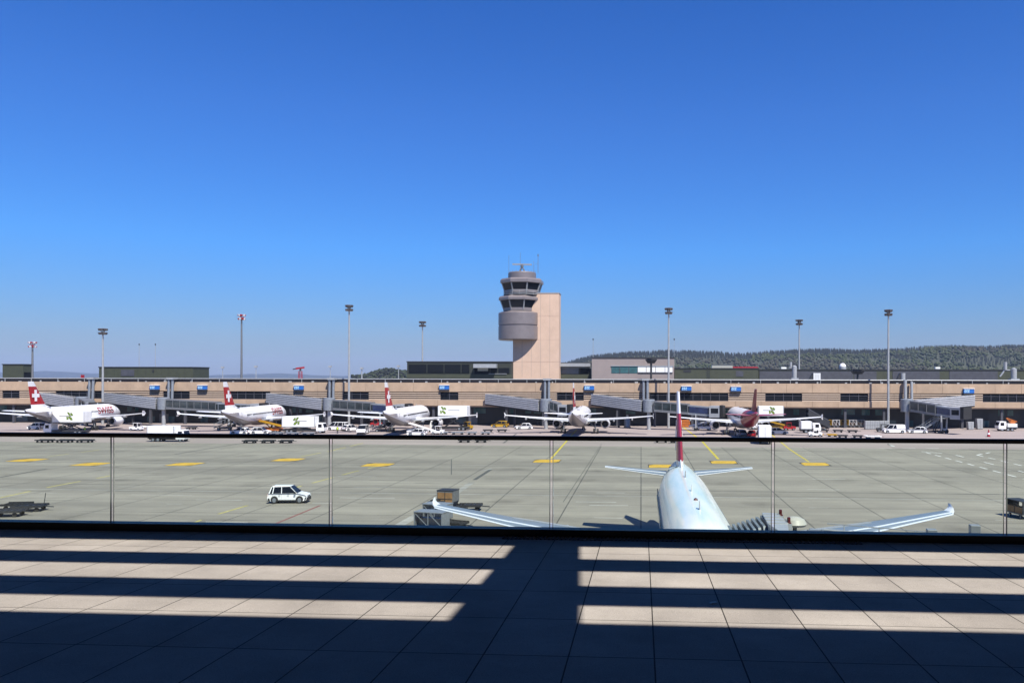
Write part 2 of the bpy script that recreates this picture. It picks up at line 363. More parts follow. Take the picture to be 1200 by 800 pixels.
ld=D.lights.new('sun','SUN'); ld.energy=5.0; ld.angle=R(.53); ld.color=(1.,.95,.88)
lo=D.objects.new('sun',ld); COL.objects.link(lo)
dirv=Vector((-math.sin(SUN_AZ)*math.cos(SUN_EL),math.cos(SUN_AZ)*math.cos(SUN_EL),-math.sin(SUN_EL)))
lo.rotation_euler=dirv.to_track_quat('-Z','Y').to_euler(); lo.location=(0,-20,60)
m=MB(); m.box(-7450,7450,-350,9550,-1.3,230)
hz=m.build('haze',[D.materials.new('haze_air')]); hm=hz.data.materials[0]; hm.use_nodes=True; nt=hm.node_tree
nt.nodes.remove(nt.nodes['Principled BSDF']); pv=nt.nodes.new('ShaderNodeVolumePrincipled'); pv.inputs['Color'].default_value=(.50,.64,.92,1); pv.inputs['Density'].default_value=8e-5
nt.links.new(pv.outputs[0],nt.nodes['Material Output'].inputs['Volume']); tag(hz,kind='stuff'); hz.display_type='WIRE'
hz['label']='thin blue haze lying over the far hills'; hz['category']='haze'

# ------------------------------------------------------------------ camera
cd=D.cameras.new('camera'); cd.sensor_width=36; cd.lens=F/1200*36; cd.shift_x=-(U0-600)/1200; cd.shift_y=(V0-400)/1200
cd.clip_start=.05; cd.clip_end=30000
co=D.objects.new('camera',cd); COL.objects.link(co); co.location=(0,0,EYE)
co.matrix_world=Matrix.Translation((0,0,EYE))@(Matrix.Rotation(YAW,4,'Z')@Matrix.Rotation(PI/2,4,'X')@Matrix.Rotation(ROLL,4,'Z'))
S.camera=co
S.view_settings.view_transform='Standard'; S.view_settings.look='None'; S.view_settings.gamma=1.; S.view_settings.exposure=.75
S.view_settings.use_curve_mapping=False
S.cycles.caustics_reflective=False; S.cycles.caustics_refractive=False; S.cycles.volume_bounces=0; S.cycles.max_bounces=8; S.cycles.transparent_max_bounces=16

# ------------------------------------------------------------------ terrace
DZ=EYE-1.486; SL=.0295
def deckz(y): return DZ-SL*y
def terrace():
    m,nt,b,N,L=nodes_mat('terrace_tile')
    tc=N('ShaderNodeTexCoord'); mp=N('ShaderNodeMapping'); mp.inputs['Location'].default_value=(-.08+.0,-7.91+8.0,0); L(tc.outputs['Object'],mp.inputs[0])
    br=N('ShaderNodeTexBrick'); br.offset=0; br.squash=1
    for k,v in (('Scale',1.),('Brick Width',.5),('Row Height',.8),('Mortar Size',.0045),('Mortar Smooth',.1),('Bias',0.)): br.inputs[k].default_value=v
    br.inputs['Color1'].default_value=(.354,.324,.290,1); br.inputs['Color2'].default_value=(.306,.279,.249,1); br.inputs['Mortar'].default_value=(0.040,0.036,0.032,1)
    L(mp.outputs[0],br.inputs['Vector'])
    n=N('ShaderNodeTexNoise'); n.inputs['Scale'].default_value=170; n.inputs['Detail'].default_value=3; L(tc.outputs['Object'],n.inputs['Vector'])
    r=N('ShaderNodeValToRGB'); r.color_ramp.elements[0].position=.3; r.color_ramp.elements[1].position=.7; r.color_ramp.elements[0].color=(.74,.74,.74,1); r.color_ramp.elements[1].color=(1.18,1.18,1.18,1); L(n.outputs['Fac'],r.inputs[0])
    n2=N('ShaderNodeTexNoise'); n2.inputs['Scale'].default_value=1.4; n2.inputs['Detail'].default_value=8; n2.inputs['Roughness'].default_value=.65; L(tc.outputs['Object'],n2.inputs['Vector'])
    r2=N('ShaderNodeValToRGB'); r2.color_ramp.elements[0].position=.3; r2.color_ramp.elements[1].position=.72; r2.color_ramp.elements[0].color=(.76,.755,.75,1); r2.color_ramp.elements[1].color=(1.10,1.09,1.08,1); L(n2.outputs['Fac'],r2.inputs[0])
    x=N('ShaderNodeMix'); x.data_type='RGBA'; x.blend_type='MULTIPLY'; x.inputs[0].default_value=1; L(br.outputs['Color'],x.inputs[6]); L(r.outputs[0],x.inputs[7])
    y=N('ShaderNodeMix'); y.data_type='RGBA'; y.blend_type='MULTIPLY'; y.inputs[0].default_value=1; L(x.outputs[2],y.inputs[6]); L(r2.outputs[0],y.inputs[7])
    L(y.outputs[2],b.inputs['Base Color']); b.inputs['Roughness'].default_value=.8; b.inputs['Specular IOR Level'].default_value=.08
    ad=N('ShaderNodeMath'); ad.operation='MULTIPLY_ADD'; ad.inputs[1].default_value=-1.; L(br.outputs['Fac'],ad.inputs[0]); mm=N('ShaderNodeMath'); mm.operation='MULTIPLY'; mm.inputs[1].default_value=.25; L(n.outputs['Fac'],mm.inputs[0]); L(mm.outputs[0],ad.inputs[2])
    bp=N('ShaderNodeBump'); bp.inputs['Strength'].default_value=.4; bp.inputs['Distance'].default_value=.004; L(ad.outputs[0],bp.inputs['Height']); L(bp.outputs[0],b.inputs['Normal'])
    return m
TILE=terrace()
PL_Y=8.80; PL_D=.16       # plinth front face, depth
m=MB(); m.add([(-24,-9,deckz(-9)),(24,-9,deckz(-9)),(24,PL_Y+.02,deckz(PL_Y+.02)),(-24,PL_Y+.02,deckz(PL_Y+.02))],[(0,1,2,3)])
tag(m.build('terrace_deck',TILE),kind='structure')
# the building that carries the terrace
TB=thing('terrace_building','beige terminal building that carries the tiled viewing terrace','building',(0,-10,0))
m=MB(); m.box(-24,24,-8.0,PL_Y+PL_D+9.9,0,deckz(PL_Y)-.35); m.box(-24,24,1,PL_Y+PL_D+10.2,deckz(PL_Y)-.35,deckz(PL_Y)-.03); m.build('wall',BEIGE,TB)
m=MB(); m.box(-24.2,24.2,1-.6,1-.3,deckz(-9)-.2,deckz(-9)+6.2); o=m.build('rear_wall',SLATE,TB)
m=MB()
for i in range(16): m.box(-23+i*3,-20.4+i*3,PL_Y+PL_D+9.89,PL_Y+PL_D+9.95,5.6,8.6)
m.build('window',GLS,TB)
# canopy over the deck: roof sheet, slats and an unseen plate shaped for its shadow
CT=thing('terrace_canopy','steel sun canopy with long slats over the terrace','canopy',(0,-9,deckz(-9)))
ZC=DZ+6.0
def inv(p): return Vector(p)-CT.location
def caster_y(y): return y-(ZC-deckz(y))/math.tan(SUN_EL)*math.cos(SUN_AZ)
def caster_dx(y): return (ZC-deckz(y))/math.tan(SUN_EL)*math.sin(SUN_AZ)
T=.02
oy=9.0
m=MB(); cz=ZC-CT.location.z
lit=[(5.41,5.88),(6.51,7.07),(7.61,8.26)]
edges=[caster_y(l) for p in lit for l in p]
m.box(-40,40,.7,edges[0]+oy,cz,cz+T); m.build('roof_sheet',SLATE,CT)
for a,b in ((edges[1],edges[2]),(edges[3],edges[4]),(edges[5],caster_y(9.05))):
    m=MB(); m.box(-40,40,a+oy,b+oy,cz,cz+T); m.build('slat',SLATE,CT)
m=MB(); y0,y1=5.37,8.3
q=[(-1.29+caster_dx(y0),caster_y(y0)+oy),(-.387+caster_dx(y0),caster_y(y0)+oy),(-.611+caster_dx(y1),caster_y(y1)+oy),(-1.29+caster_dx(y1),caster_y(y1)+oy)]
m.loft([[(x,y,cz+T+.002) for x,y in q],[(x,y,cz+T+.03) for x,y in q]]); m.build('shadow_plate',SLATE,CT)
m=MB(); m.box(-40,40,3.7+oy,14+oy,cz+4.,cz+4.25); m.build('added_shade_roof',SLATE,CT)  # unseen roof and its beams, added to darken the shaded deck
for x in (-30,-18,18,30):
    m=MB(); m.bar((x,.5,cz+.4),(x,14+oy-.5,cz+3.85),.3,.3); m.build('roof_beam',DRK,CT)
for x in (-20,-10,12,21):
    m=MB(); m.tube((x,1.2,.0),(x,1.2,cz),.11,n=16); m.build('post',DRK,CT)
for x in (-12.5,9.5):
    m=MB(); m.box(x-.1,x+.1,.7,8.+oy,-.02,cz-.02); m.build('added_shade_wall',SLATE,CT)  # unseen walls added to cut side skylight on the deck
# balustrade
GL=D.materials.new('balustrade_glass'); GL.use_nodes=True; nt=GL.node_tree; nt.nodes.remove(nt.nodes['Principled BSDF'])
tr=nt.nodes.new('ShaderNodeBsdfTransparent'); tr.inputs['Color'].default_value=(.905,.945,.905,1)
gs=nt.nodes.new('ShaderNodeBsdfGlossy'); gs.inputs['Roughness'].default_value=.01; fr=nt.nodes.new('ShaderNodeFresnel'); fr.inputs['IOR'].default_value=1.25
mx=nt.nodes.new('ShaderNodeMixShader'); nt.links.new(fr.outputs[0],mx.inputs[0]); nt.links.new(tr.outputs[0],mx.inputs[1]); nt.links.new(gs.outputs[0],mx.inputs[2]); nt.links.new(mx.outputs[0],nt.nodes['Material Output'].inputs['Surface'])
GE=mat('glass_edge',(.16,.19,.175),.25,var=.1)
BL=thing('glass_balustrade','glass balustrade with dark handrail along the terrace edge','balustrade',(0,PL_Y,deckz(PL_Y)))
BLACK=mat('black_anodised_metal',(.012,.011,.011),.42,.3,var=.3,scale=6,stretch=(.2,3,3),spec=.35)
m=MB(); m.box(-24,24,0,PL_D,-.03,.085); m.build('plinth',BLACK,BL,bevel=.006)
m=MB(); rz=12.355-deckz(PL_Y); m.box(-24,24,PL_D/2-.030,PL_D/2+.030,rz-.05,rz); m.build('handrail',BLACK,BL,bevel=.012)
js=[132,388,646.5,906,1178]; Xj=[xat(u,PL_Y+.08) for u in js]; st=(Xj[4]-Xj[0])/4
xs=[Xj[0]+st*i for i in range(-8,0) if Xj[0]+st*i>-24]+Xj+[Xj[4]+st*i for i in range(1,9) if Xj[4]+st*i<24]
for a,b in zip(xs,xs[1:]):
    m=MB(); m.box(a+.021,b-.021,PL_D/2-.009,PL_D/2+.009,.02,rz-.045); g=m.build('glass_panel',GL,BL)
    for xa,xb in((a+.013,a+.0205),(b-.0205,b-.013)):
        m=MB(); m.box(xa,xb,PL_D/2-.009,PL_D/2+.009,.02,rz-.045); m.build('glass_edge',GE,g)
DG=thing('drain_grate','slotted black drain grate at the foot of the glass balustrade','drain',(0,PL_Y-.1,deckz(PL_Y-.1)))
m=MB(); gx0,gx1=xat(590,8.7),xat(1010,8.7)
m.box(gx0,gx1,-.06,.09,.003,.006); m.build('channel',PK,DG)
m=MB()
x=gx0
while x<gx1: m.box(x,x+.018,-.055,.085,.0065,.016); x+=.045
m.build('grate_bar',[BLACK],DG)
m=MB(); p=Vector((xat(836.5,6.02),6.02,deckz(6.02)+.006)); m.M=Matrix.Translation(p)@Matrix.Rotation(.5,4,'Z'); m.tbox(-.028,.028,-.014,.014,0,-.024,.026,-.012,.014,.006)
tag(m.build('paper_scrap',LGT),'small pale paper scrap lying on the shaded terrace tiles','litter')
# ------------------------------------------------------------------ the long terminal across the apron
FY=214.5
TX0,TX1=xat(-190,FY),xat(1420,FY)
TM=thing('terminal_building','long beige concrete pier across the apron with dark ribbon windows','building',(0,FY,0))
WINS=[(-120,-60),(2.4,22.5),(65,119),(191,222),(268,316.5),(402,432),(516,537),(652.7,684),(761,853.5),(897,940),(985,1017.5),(1152,1222),(1270,1330)]
wx=[(xat(a,FY),xat(b,FY)) for a,b in WINS]
def panels(name,z0,z1,y0,y1,step,mt,gap=.05):
    m=MB(); x=TX0
    while x<TX1:
        e=min(TX1,x+step); m.box(x+gap/2,e-gap/2,y0,y1,z0,z1); x+=step
    return m.build(name,mt,TM)
panels('parapet',9.05,11.5,0,.6,6.6,BEIGE)
panels('lower_fascia',5.35,6.85,-.04,.56,6.6,BEIGE)
m=MB(); m.box(TX0,TX1,.5,40,5.0,11.45); m.build('upper_floor',RIB,TM)
# louvred wall between the windows: separate long ribs with a shadow gap
gaps=[]; x=TX0
for a,b in wx: gaps.append((x,a)); x=b
gaps.append((x,TX1))
for a,b in gaps:
    if b-a<.5: continue
    m=MB(); h=(9.05-6.85)/4; seg=6.6; x=a
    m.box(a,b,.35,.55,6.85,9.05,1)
    while x<b-.05:
        e=min(b,x+seg)
        for k in range(4):
            z=6.85+k*h; m.tbox(x+.02,e-.02,.06,.36,z+.02,x+.02,e-.02,.10,.36,z+h-.24,0)
        x+=seg
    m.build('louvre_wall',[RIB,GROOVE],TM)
for a,b in wx:
    m=MB(); m.box(a,b,.42,.5,6.9,9.0); w_=m.build('window',GLS,TM)
    m=MB(); m.box(a,b,.2,.42,6.85,6.95); m.box(a,b,.30,.42,8.25,8.38); n=max(1,round((b-a)/2.25))
    for i in range(n+1):
        x=a+(b-a)*i/n; m.box(max(a,x-.07),min(b,x+.07),.28,.42,6.95,9.04)
    m.build('window_frame',SLATE,w_)
# undercroft
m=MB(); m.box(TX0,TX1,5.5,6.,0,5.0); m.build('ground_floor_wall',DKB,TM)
x=TX0+2
while x<TX1:
    m=MB(); m.box(x-.3,x+.3,.6,1.2,0,5.2); m.build('column',SLATE,TM); x+=9.9
rs=random.Random(3)
x=TX0+1
while x<TX1-4:
    L_=rs.uniform(1.4,3.6); z=rs.choice((.2,3.1,3.2)); h=rs.choice((1.6,2.4)) if z<1 else 1.5
    if rs.random()<.62:
        m=MB(); m.box(x,x+L_,5.42,5.5,z,z+h); m.build('ground_floor_window',TEAL,TM)
    x+=L_+rs.uniform(.5,3.)
x=TX0+1
while x<TX1-4:
    L_=rs.uniform(1.2,3.2)
    if rs.random()<.25:
        m=MB(); m.box(x,x+L_,5.36,5.5,.05,rs.uniform(2.2,3.2)); m.build('service_door',STL,TM)
    x+=L_+rs.uniform(2,9.)
# roof edge: set-back upstand coloured dark for its shade, pale pipe and brackets
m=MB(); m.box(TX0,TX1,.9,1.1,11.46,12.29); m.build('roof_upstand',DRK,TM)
m=MB(); m.box(TX0,TX1,.75,41,12.3,12.42); m.build('roof',ROOFM,TM)
m=MB(); m.tube((TX0,.5,12.42),(TX1,.5,12.42),.13,n=8); m.build('roof_pipe',LGT,TM,smooth=True)
x=TX0+3; q=0
while x<TX1 and q<48:
    m=MB(); m.box(x-.06,x+.06,.3,.5,11.5,12.3); m.build('pipe_bracket',LGT,TM); x+=(TX1-TX0)/48; q+=1
x=xat(0,FY)
while x<xat(1200,FY):
    m=MB(); m.cbox(x,.75,11.5,rs.uniform(.3,.9),.25,rs.uniform(.2,.45)); m.build('roof_fitting',LGT,TM); x+=rs.uniform(3.,9.)
# rising twin ducts and dark downpipes
for u,zb in ((107,6.2),(200,6.0),(388.5,5.8),(641,6.1),(756.5,6.6)):
    x=xat(u,FY-1)
    m=MB(); h=.5
    for s in(-1,1): m.tube((x+s*.52,-1.2,zb),(x+s*.52,-.9,12.3),.36,n=12)
    m.build('twin_duct',GALV,TM,smooth=True)
    m=MB(); m.box(x-1.,x+1.,-1.5,.6,12.2,12.7); m.build('duct_head',LGT,TM)
x=xat(1066,FY-1); m=MB()
m.tube((x-1.1,-1.2,5.5),(x-1.1,-.9,12.5),.42,n=12); m.tube((x+.5,-1.2,7.0),(x+.5,-.9,12.1),.34,n=12); m.build('twin_duct',LGT,TM,smooth=True)
# gate signs
for u,v,w_ in ((29,456,'above the leftmost ribbon window'),(181,454.6,'left of the second twin ducts'),(237,454.6,'left of the second red tail fin'),(350,454.8,'over the third sloping jet bridge'),
             (520.5,454.5,'above the short two-pane window'),(690.5,455,'right of the fin seen end-on beside the tower'),(804.5,455.8,'over the longest ribbon window'),(862.5,456.3,'at the right end of the longest ribbon window'),(1135.5,458.8,'over the rightmost jet bridge')):
    if u==29: continue
    z=zat(u,v,FY-.4); x=xat(u,FY-.4)
    g=thing('gate_sign','blue gate sign '+w_,'sign',(x,FY,z),0,'blue gate signs along the pier')
    m=MB(); m.box(-1.3,1.3,-.5,0,-.35,.72); m.build('sign_box',BLUE,g)
    m=MB(); m.box(-1.38,1.38,-.62,0,.72,.86); m.build('sign_hood',W,g)
    m=MB(); m.box(-1.3,1.3,-.5,0,-.78,-.352); m.build('sign_under_shade',DRK,g)  # dark box stands in for the shade under the sign
    m=MB()
    for k,(a,b) in enumerate(((-1.12,-.78),(-.66,-.36),(-.24,.1))):
        m.box(a,b,-.53,-.5,-.2,-.05); m.box(a,a+.12,-.53,-.5,-.05,.5); m.box(a+.14,b,-.53,-.5,.2,.5)
    m.build('sign_print',BLUL,g)
# ------------------------------------------------------------------ buildings standing on and behind the roof
ZR=12.42
def roofbox(name,label,u0,u1,vtop,Y,dy,mt,cat='building',vb=None):
    x0,x1=xat(u0,Y),xat(u1,Y); zt=zat((u0+u1)/2,vtop,Y)
    t=thing(name,label,cat,((x0+x1)/2,Y,ZR))
    hw=(x1-x0)/2; m=MB(); m.box(-hw,hw,0,dy,0,zt-ZR-.25); m.build('wall',mt,t)
    m=MB(); m.box(-hw-.15,hw+.15,-.15,dy+.15,zt-ZR-.25,zt-ZR); m.build('roof_edge',DRK,t)
    def onf(ua,ub,va,vb,name,mt,d=.12,parent=None):
        xa,xb=xat(ua,Y)-(x0+x1)/2,xat(ub,Y)-(x0+x1)/2; um=(ua+ub)/2
        z1,z0=zat(um,va,Y)-ZR,zat(um,vb,Y)-ZR
        m=MB(); m.box(xa,xb,-d,-.004,max(.02,z0),z1); return m.build(name,mt,parent or t)
    return t,onf,hw,zt-ZR
t,onf,hw,h=roofbox('plant_room','dark olive block at the far left end of the pier roof',3,27,426.3,226,3.3,OLV)
m=MB(); m.box(hw+.005,hw+.03,.3,3.,0,h*.42); m.build('opening',GLS,t)
t,onf,hw,h=roofbox('plant_room','low olive plant room with dark vent, right of the second light mast',116,226,429.6,224,8.7,OLV)
onf(142,157.5,433,440.5,'vent',SLATE); onf(179,180.5,433,435,'lamp',DRK,.2)
for i in range(1,12): onf(116+i*9.1,116.25+i*9.1,431,443,'panel_joint',OLVD,.02)
t,onf,hw,h=roofbox('roof_pavilion','long dark olive pavilion with glass band, left of the control tower',477,599.5,423.2,222,3,OLVD)
onf(479,550,427,437,'window',GLS,.1); onf(556.5,583,426.5,431,'canopy',LGT,2.2); onf(560,572,431,434.5,'blind',CRE,.3); onf(556,597,431,438,'window',GLS,.1)
onf(477.5,600,438.4,443,'parapet',OLV,.4)
for u in (500,520,540,574,583): onf(u,u+.8,427,437.5,'mullion',OLVD,.18)
onf(573,594,437.6,438.1,'rail',LGT,.6)
t,onf,hw,h=roofbox('roof_pavilion','dark roof pavilion with railings between tower and taupe block',656,692.5,424.6,241.5,8,OLVD)
onf(657,692,425.6,429.5,'canopy',LGT,1.6); onf(657,693,430.5,431,'rail',LGT,.8); onf(680,692,430.5,438,'window',GLS,.1); onf(657,678,431,438,'screen',STL,.1); onf(657,693,438.5,444,'parapet',OLV,.4)
t,onf,hw,h=roofbox('roof_pavilion','taupe rooftop block with teal windows and white panels right of the tower',693.5,790,418.5,223,18,TAUPE)
onf(716.5,747,429,437,'window',TEAL,.08); onf(747.5,788,429,436,'white_panel',WB,.1); onf(716,789,428.2,429,'sill',LGT,.25)
for u in (726,736.5): onf(u,u+.7,429,437,'mullion',SLATE,.14)
for u in (757,768,779): onf(u,u+.6,429.5,436,'panel_joint',TAUPE,.14)
onf(747.5,788,436,436.9,'ledge',SLATE,.2)
t,onf,hw,h=roofbox('plant_room','olive plant room under the wooded hill, left of the white flue',790.5,889,431,225,16,OLV)
onf(801,810,433.5,436,'vent',DRK,.08); onf(862.5,871,434.5,441,'vent',SLATE,.08); onf(828,832,432.5,443,'door',OLVD,.06)
t,onf,hw,h=roofbox('plant_room','long plant room with slate louvres and olive strips under the right hill',889.5,1260,432.6,225,16,OLV)
for a,b in ((890,931),(934,1000),(1001,1027),(1046,1101),(1112.5,1169)): onf(a,b,434.8,446,'louvre',SLATE,.1)
# control tower
TY=236
def tx(u): return xat(u,TY)
T_=thing('control_tower','pinkish concrete control tower with round grey cab and glazed lookouts','tower',(tx(628),TY,0))
x0,x1=tx(601)-tx(628),tx(655)-tx(628); zt=zat(628,343.6,TY)
m=MB(); 
ks=[0,12.4,zat(628,424,TY),zat(628,398.,TY),zat(628,370.5,TY),zt]
nx=5
for a,b in zip(ks,ks[1:]):
    m.box(x0,x1,0,5,a+.03,b-.03)
m.box(x0+.05,x1-.05,.05,4.95,0,zt-.05)
m.build('shaft',PINK,T_)
m=MB(); m.box(x0-.1,x1+.1,-.1,5.1,zt-.05,zt+.18); m.build('coping',LGT,T_)
m=MB()
for f in (.2,.4,.6,.8):
    xx=x0+(x1-x0)*f; m.box(xx-.035,xx+.035,-.012,-.002,13,zt-.3)
m.build('panel_joint',TAUPE,T_)
cx=tx(607.2)-tx(628); cyy=2.4; s=depth(tx(607),TY+cyy)/F
z=lambda v: zat(607,v,TY+cyy)
r=24.6*s
m=MB(); m.lathe([(r*.96,z(398.6)),(r,z(397.8)),(r,z(382.6)),(r*.97,z(382.3)),(r*.97,z(381.3)),(r,z(381)),(r,z(367.6)),(r*.97,z(366.8))],(cx,cyy,0),48); m.build('round_cab',CAB,T_,smooth=True)
m=MB(); m.lathe([(r*.97,z(366.8)),(17.8*s,z(364.8)),(17.8*s,z(363.5))],(cx,cyy,0),8,ph=PI/8); m.build('cab_base',CAB,T_)
ph=PI/8
def lookout(cx,vb,vt,ve,rb,rt,re,nm):
    m=MB(); m.lathe([(rb*s,z(vb)),(rt*s,z(vt))],(cx,cyy,0),8,ph=ph); g=m.build('window',GLS,T_)
    m=MB()
    for i in range(8):
        a=2*PI*i/8+ph; m.bar((cx+rb*s*math.cos(a),cyy+rb*s*math.sin(a),z(vb)),(cx+rt*s*math.cos(a),cyy+rt*s*math.sin(a),z(vt)),.34,.34)
    m.build('window_frame',LGT,g)
    m=MB(); m.lathe([(rt*s*1.01,z(vt)),(re*s,z(vt)+.12),(re*s,z(ve)-.5),(re*s*.93,z(ve))],(cx,cyy,0),8,ph=ph); m.build('eave',CAB,T_)
    m=MB(); m.lathe([((rb+.8)*s,z(vb)-.35),((rb+.8)*s,z(vb)+.55)],(cx,cyy,0),8,ph=ph); m.build('sill',CAB,T_)
lookout(cx,363.5,353.,348.,18.6,22.6,24.8,'')
cx2=tx(610.2)-tx(628)
m=MB(); m.lathe([(22*s,z(348.)),(19.5*s,z(346)),(19.5*s,z(343))],((cx+cx2)/2,cyy,0),8,ph=ph); m.build('collar',CAB,T_)
m=MB(); m.lathe([(21.6*s,z(346.2)),(21.6*s,z(345.6))],(cx2,cyy,0),24); 
for i in range(16):
    a=2*PI*i/16; m.bar((cx2+21.6*s*math.cos(a),cyy+21.6*s*math.sin(a),z(347.2)),(cx2+21.6*s*math.cos(a),cyy+21.6*s*math.sin(a),z(342)),.07,.07)
for v in (342,344):
    for i in range(24):
        a,b=2*PI*i/24,2*PI*(i+1)/24; m.bar((cx2+21.6*s*math.cos(a),cyy+21.6*s*math.sin(a),z(v)),(cx2+21.6*s*math.cos(b),cyy+21.6*s*math.sin(b),z(v)),.08,.08)
m.build('gallery_rail',LGT,T_)
lookout(cx2,343,333.2,327.6,20.5,23.8,26.0,'')
m=MB(); m.lathe([(16.4*s,z(328.2)),(16.4*s,z(320.6)),(15.6*s,z(319.6))],(cx2,cyy,0),32); m.build('roof_drum',CAB,T_,smooth=True)
m=MB()
for i in range(20):
    a=2*PI*i/20; m.bar((cx2+15.5*s*math.cos(a),cyy+15.5*s*math.sin(a),z(319.7)),(cx2+15.5*s*math.cos(a),cyy+15.5*s*math.sin(a),z(317.4)),.06,.06)
m.build('roof_rail',STL,T_)
m=MB(); b0=Vector((cx2,cyy,z(312.2)))
for i in range(4):
    a=PI/4+i*PI/2; m.bar((cx2+5*s*math.cos(a),cyy+5*s*math.sin(a),z(319.6)),b0,.22,.22)
m.tube((cx2,cyy,z(313)),(cx2,cyy,z(310.2)),.42,n=12); m.build('radar_pedestal',STL,T_)
m=MB(); m.M=Matrix.Translation((cx2,cyy,z(309.9)))@Matrix.Rotation(R(-8),4,'Z')@Matrix.Rotation(R(2.5),4,'Y'); m.loft([[(-11.6*s,-.2,-.2),(-11.6*s,.25,-.2),(-11.6*s,.15,.17),(-11.6*s,-.2,.2)],[(11.6*s,-.2,-.2),(11.6*s,.25,-.2),(11.6*s,.15,.17),(11.6*s,-.2,.2)]]); m.build('radar_antenna',LGT,T_)
for u,vb,vt,th in ((594.5,319,299,.05),(608,318,296,.05),(629,318,299,.07),(624,318,306,.05)):
    m=MB(); xx=tx(u)-tx(628); m.tube((xx,cyy,z(vb)-.5),(xx,cyy,z(vt)),th,n=6)
    if u==629: m.tube((xx,cyy,z(300.5)),(xx,cyy,z(298)),.16,n=8); m.bar((xx-.9,cyy,z(309)),(xx,cyy,z(309)),.06,.06)
    m.build('aerial',STL,T_)
# masts
def mast(u,vtop,Y,label,head,zb=0.,hw=4.3,hh=7.5,red=False,rb=.34):
    X=xat(u,Y); zt=zat(u,vtop,Y); s=depth(X,Y)/F; h=zt-zb-hh*s*.6
    t=thing('light_mast',label,'light mast',(X,Y,zb),0,'floodlight masts around the pier')
    m=MB(); m.tube((0,0,0),(0,0,h),rb,rb*.55,12); m.build('pole',STL if red else LGT,t,smooth=True)
    m=MB(); R0=hw*s; c=h+hh*s*.1
    for k in (0,1): m.lathe([(R0*.72,c-.5+k*1.),(R0*.72,c-.36+k*1.)],n=12)
    for i in range(6): a=i*PI/3; m.bar((0,0,c-.9),(R0*.75*math.cos(a),R0*.75*math.sin(a),c+.6),.12,.12)
    m.build('head_frame',LAMPG if not red else RED,t)
    rr_=random.Random(int(u)); n=0
    for k,zz in enumerate((c-hh*s*.40,c+hh*s*.20)):
        for i in range(8):
            a=2*PI*i/8+k*.35+rr_.uniform(-.1,.1); 
            m=MB(); m.M=Matrix.Translation((0,0,zz))@Matrix.Rotation(a,4,'Z')@Matrix.Translation((R0*(.82 if k==0 else .88),0,0))@Matrix.Rotation(R(25),4,'Y')
            m.tbox(-.18,.18,-.26,.26,-.24,-.13,.13,-.3,.3,.3); m.box(-.14,.14,-.22,.22,-.246,-.241,1)
            m.build('floodlight',[(RED if (i+k)%2 else WV) if red else LAMPG,HEAD_L],t)
mast(409,356.5,210,'tall white floodlight mast rising right of the third twin duct',0)
mast(783.5,360,210,'tall white floodlight mast behind the tip of the near red tail fin',0)
mast(1041,362,210,'tall white floodlight mast in front of the pier at right, beside the pale containers',0)
mast(120.5,384,211,'shorter white floodlight mast in front of the pier near the leftmost airliner',0,hw=4.8,rb=.36)
mast(38,399,300,'grey mast with red lamps behind the far left olive block',0,red=True,hw=4.6,hh=8,rb=.55)
mast(283,367.5,262,'grey mast with red and white lamps behind the pier, above the second red tail',0,red=True,hw=4.4,hh=7,rb=.45)
mast(495,375.5,262,'slender brownish mast behind the olive pavilion',0,red=False,hw=4.,hh=7,rb=.34)
mast(936.5,373.5,262,'mast with pale lamps behind the slate louvred plant room',0,red=False,hw=4.,hh=7,rb=.34)
def roof_pole(u,vt,vb,Y,label,name='aerial_mast',cat='aerial',r=.09,top=True,mt=LGT,kind=0):
    X=xat(u,Y); zt,zb=zat(u,vt,Y),ZR
    t=thing(name,label,cat,(X,Y,zb)); m=MB(); m.tube((0,0,0),(0,0,zt-zb),r,r*.6,8); m.build('pole',mt,t)
    m=MB()
    if kind==0: m.tube((0,0,zt-zb-.1),(0,0,zt-zb+.35),.16,n=8)
    elif kind==1: m.cbox(0,-.1,zt-zb-.35,.75,.5,.5)
    m.build('lamp_head' if kind==1 else 'aerial_tip',mt if kind else DRK,t)
roof_pole(163,404,433,230,'thin white aerial standing on the low olive plant room, left one')
roof_pole(182,404,433,228,'taller white aerial with dark tip on the low olive plant room')
roof_pole(300,429,444,218,'white lamp pole on the pier roof above the second airliner','lamp_pole','lamp',.11,kind=1)
roof_pole(387,429,444,218,'white lamp pole on the pier roof beside the third twin duct','lamp_pole','lamp',.11,kind=1)
roof_pole(424,431,444,218,'stout white lamp pole on the pier roof left of the wooded knoll','lamp_pole','lamp',.2,kind=1)
roof_pole(467,428.5,443,218,'white lamp pole in front of the wooded knoll','lamp_pole','lamp',.12,kind=1)
roof_pole(261,430,443,219,'short white lamp pole right of the low olive plant room','lamp_pole','lamp',.12,kind=1)
roof_pole(695,398,424,230,'slim white aerial at the left corner of the taupe block')
roof_pole(790,398,431,232,'hair-thin aerial right of the white mast over the taupe block',r=.06)
def tee(u,vt,Y,label,w):
    X=xat(u,Y); zt=zat(u,vt,Y); t=thing('roof_exhaust',label,'exhaust',(X,Y,ZR)); h=zt-ZR
    m=MB(); m.tube((0,0,0),(0,0,h-.4),.28,n=10); m.build('stack',DRK,t)
    m=MB(); m.tbox(-w*.6,w*.6,-.6,.6,h-1.3,-w,w,-1,1,h-.4); m.box(-w,w,-1,1,h-.398,h); m.build('hood',DRK,t)
tee(763,420,219,'dark mushroom shaped roof exhaust before the taupe block',1.55)
tee(1005,432.5,219,'dark flat-topped roof exhaust right of the white flue',1.7)
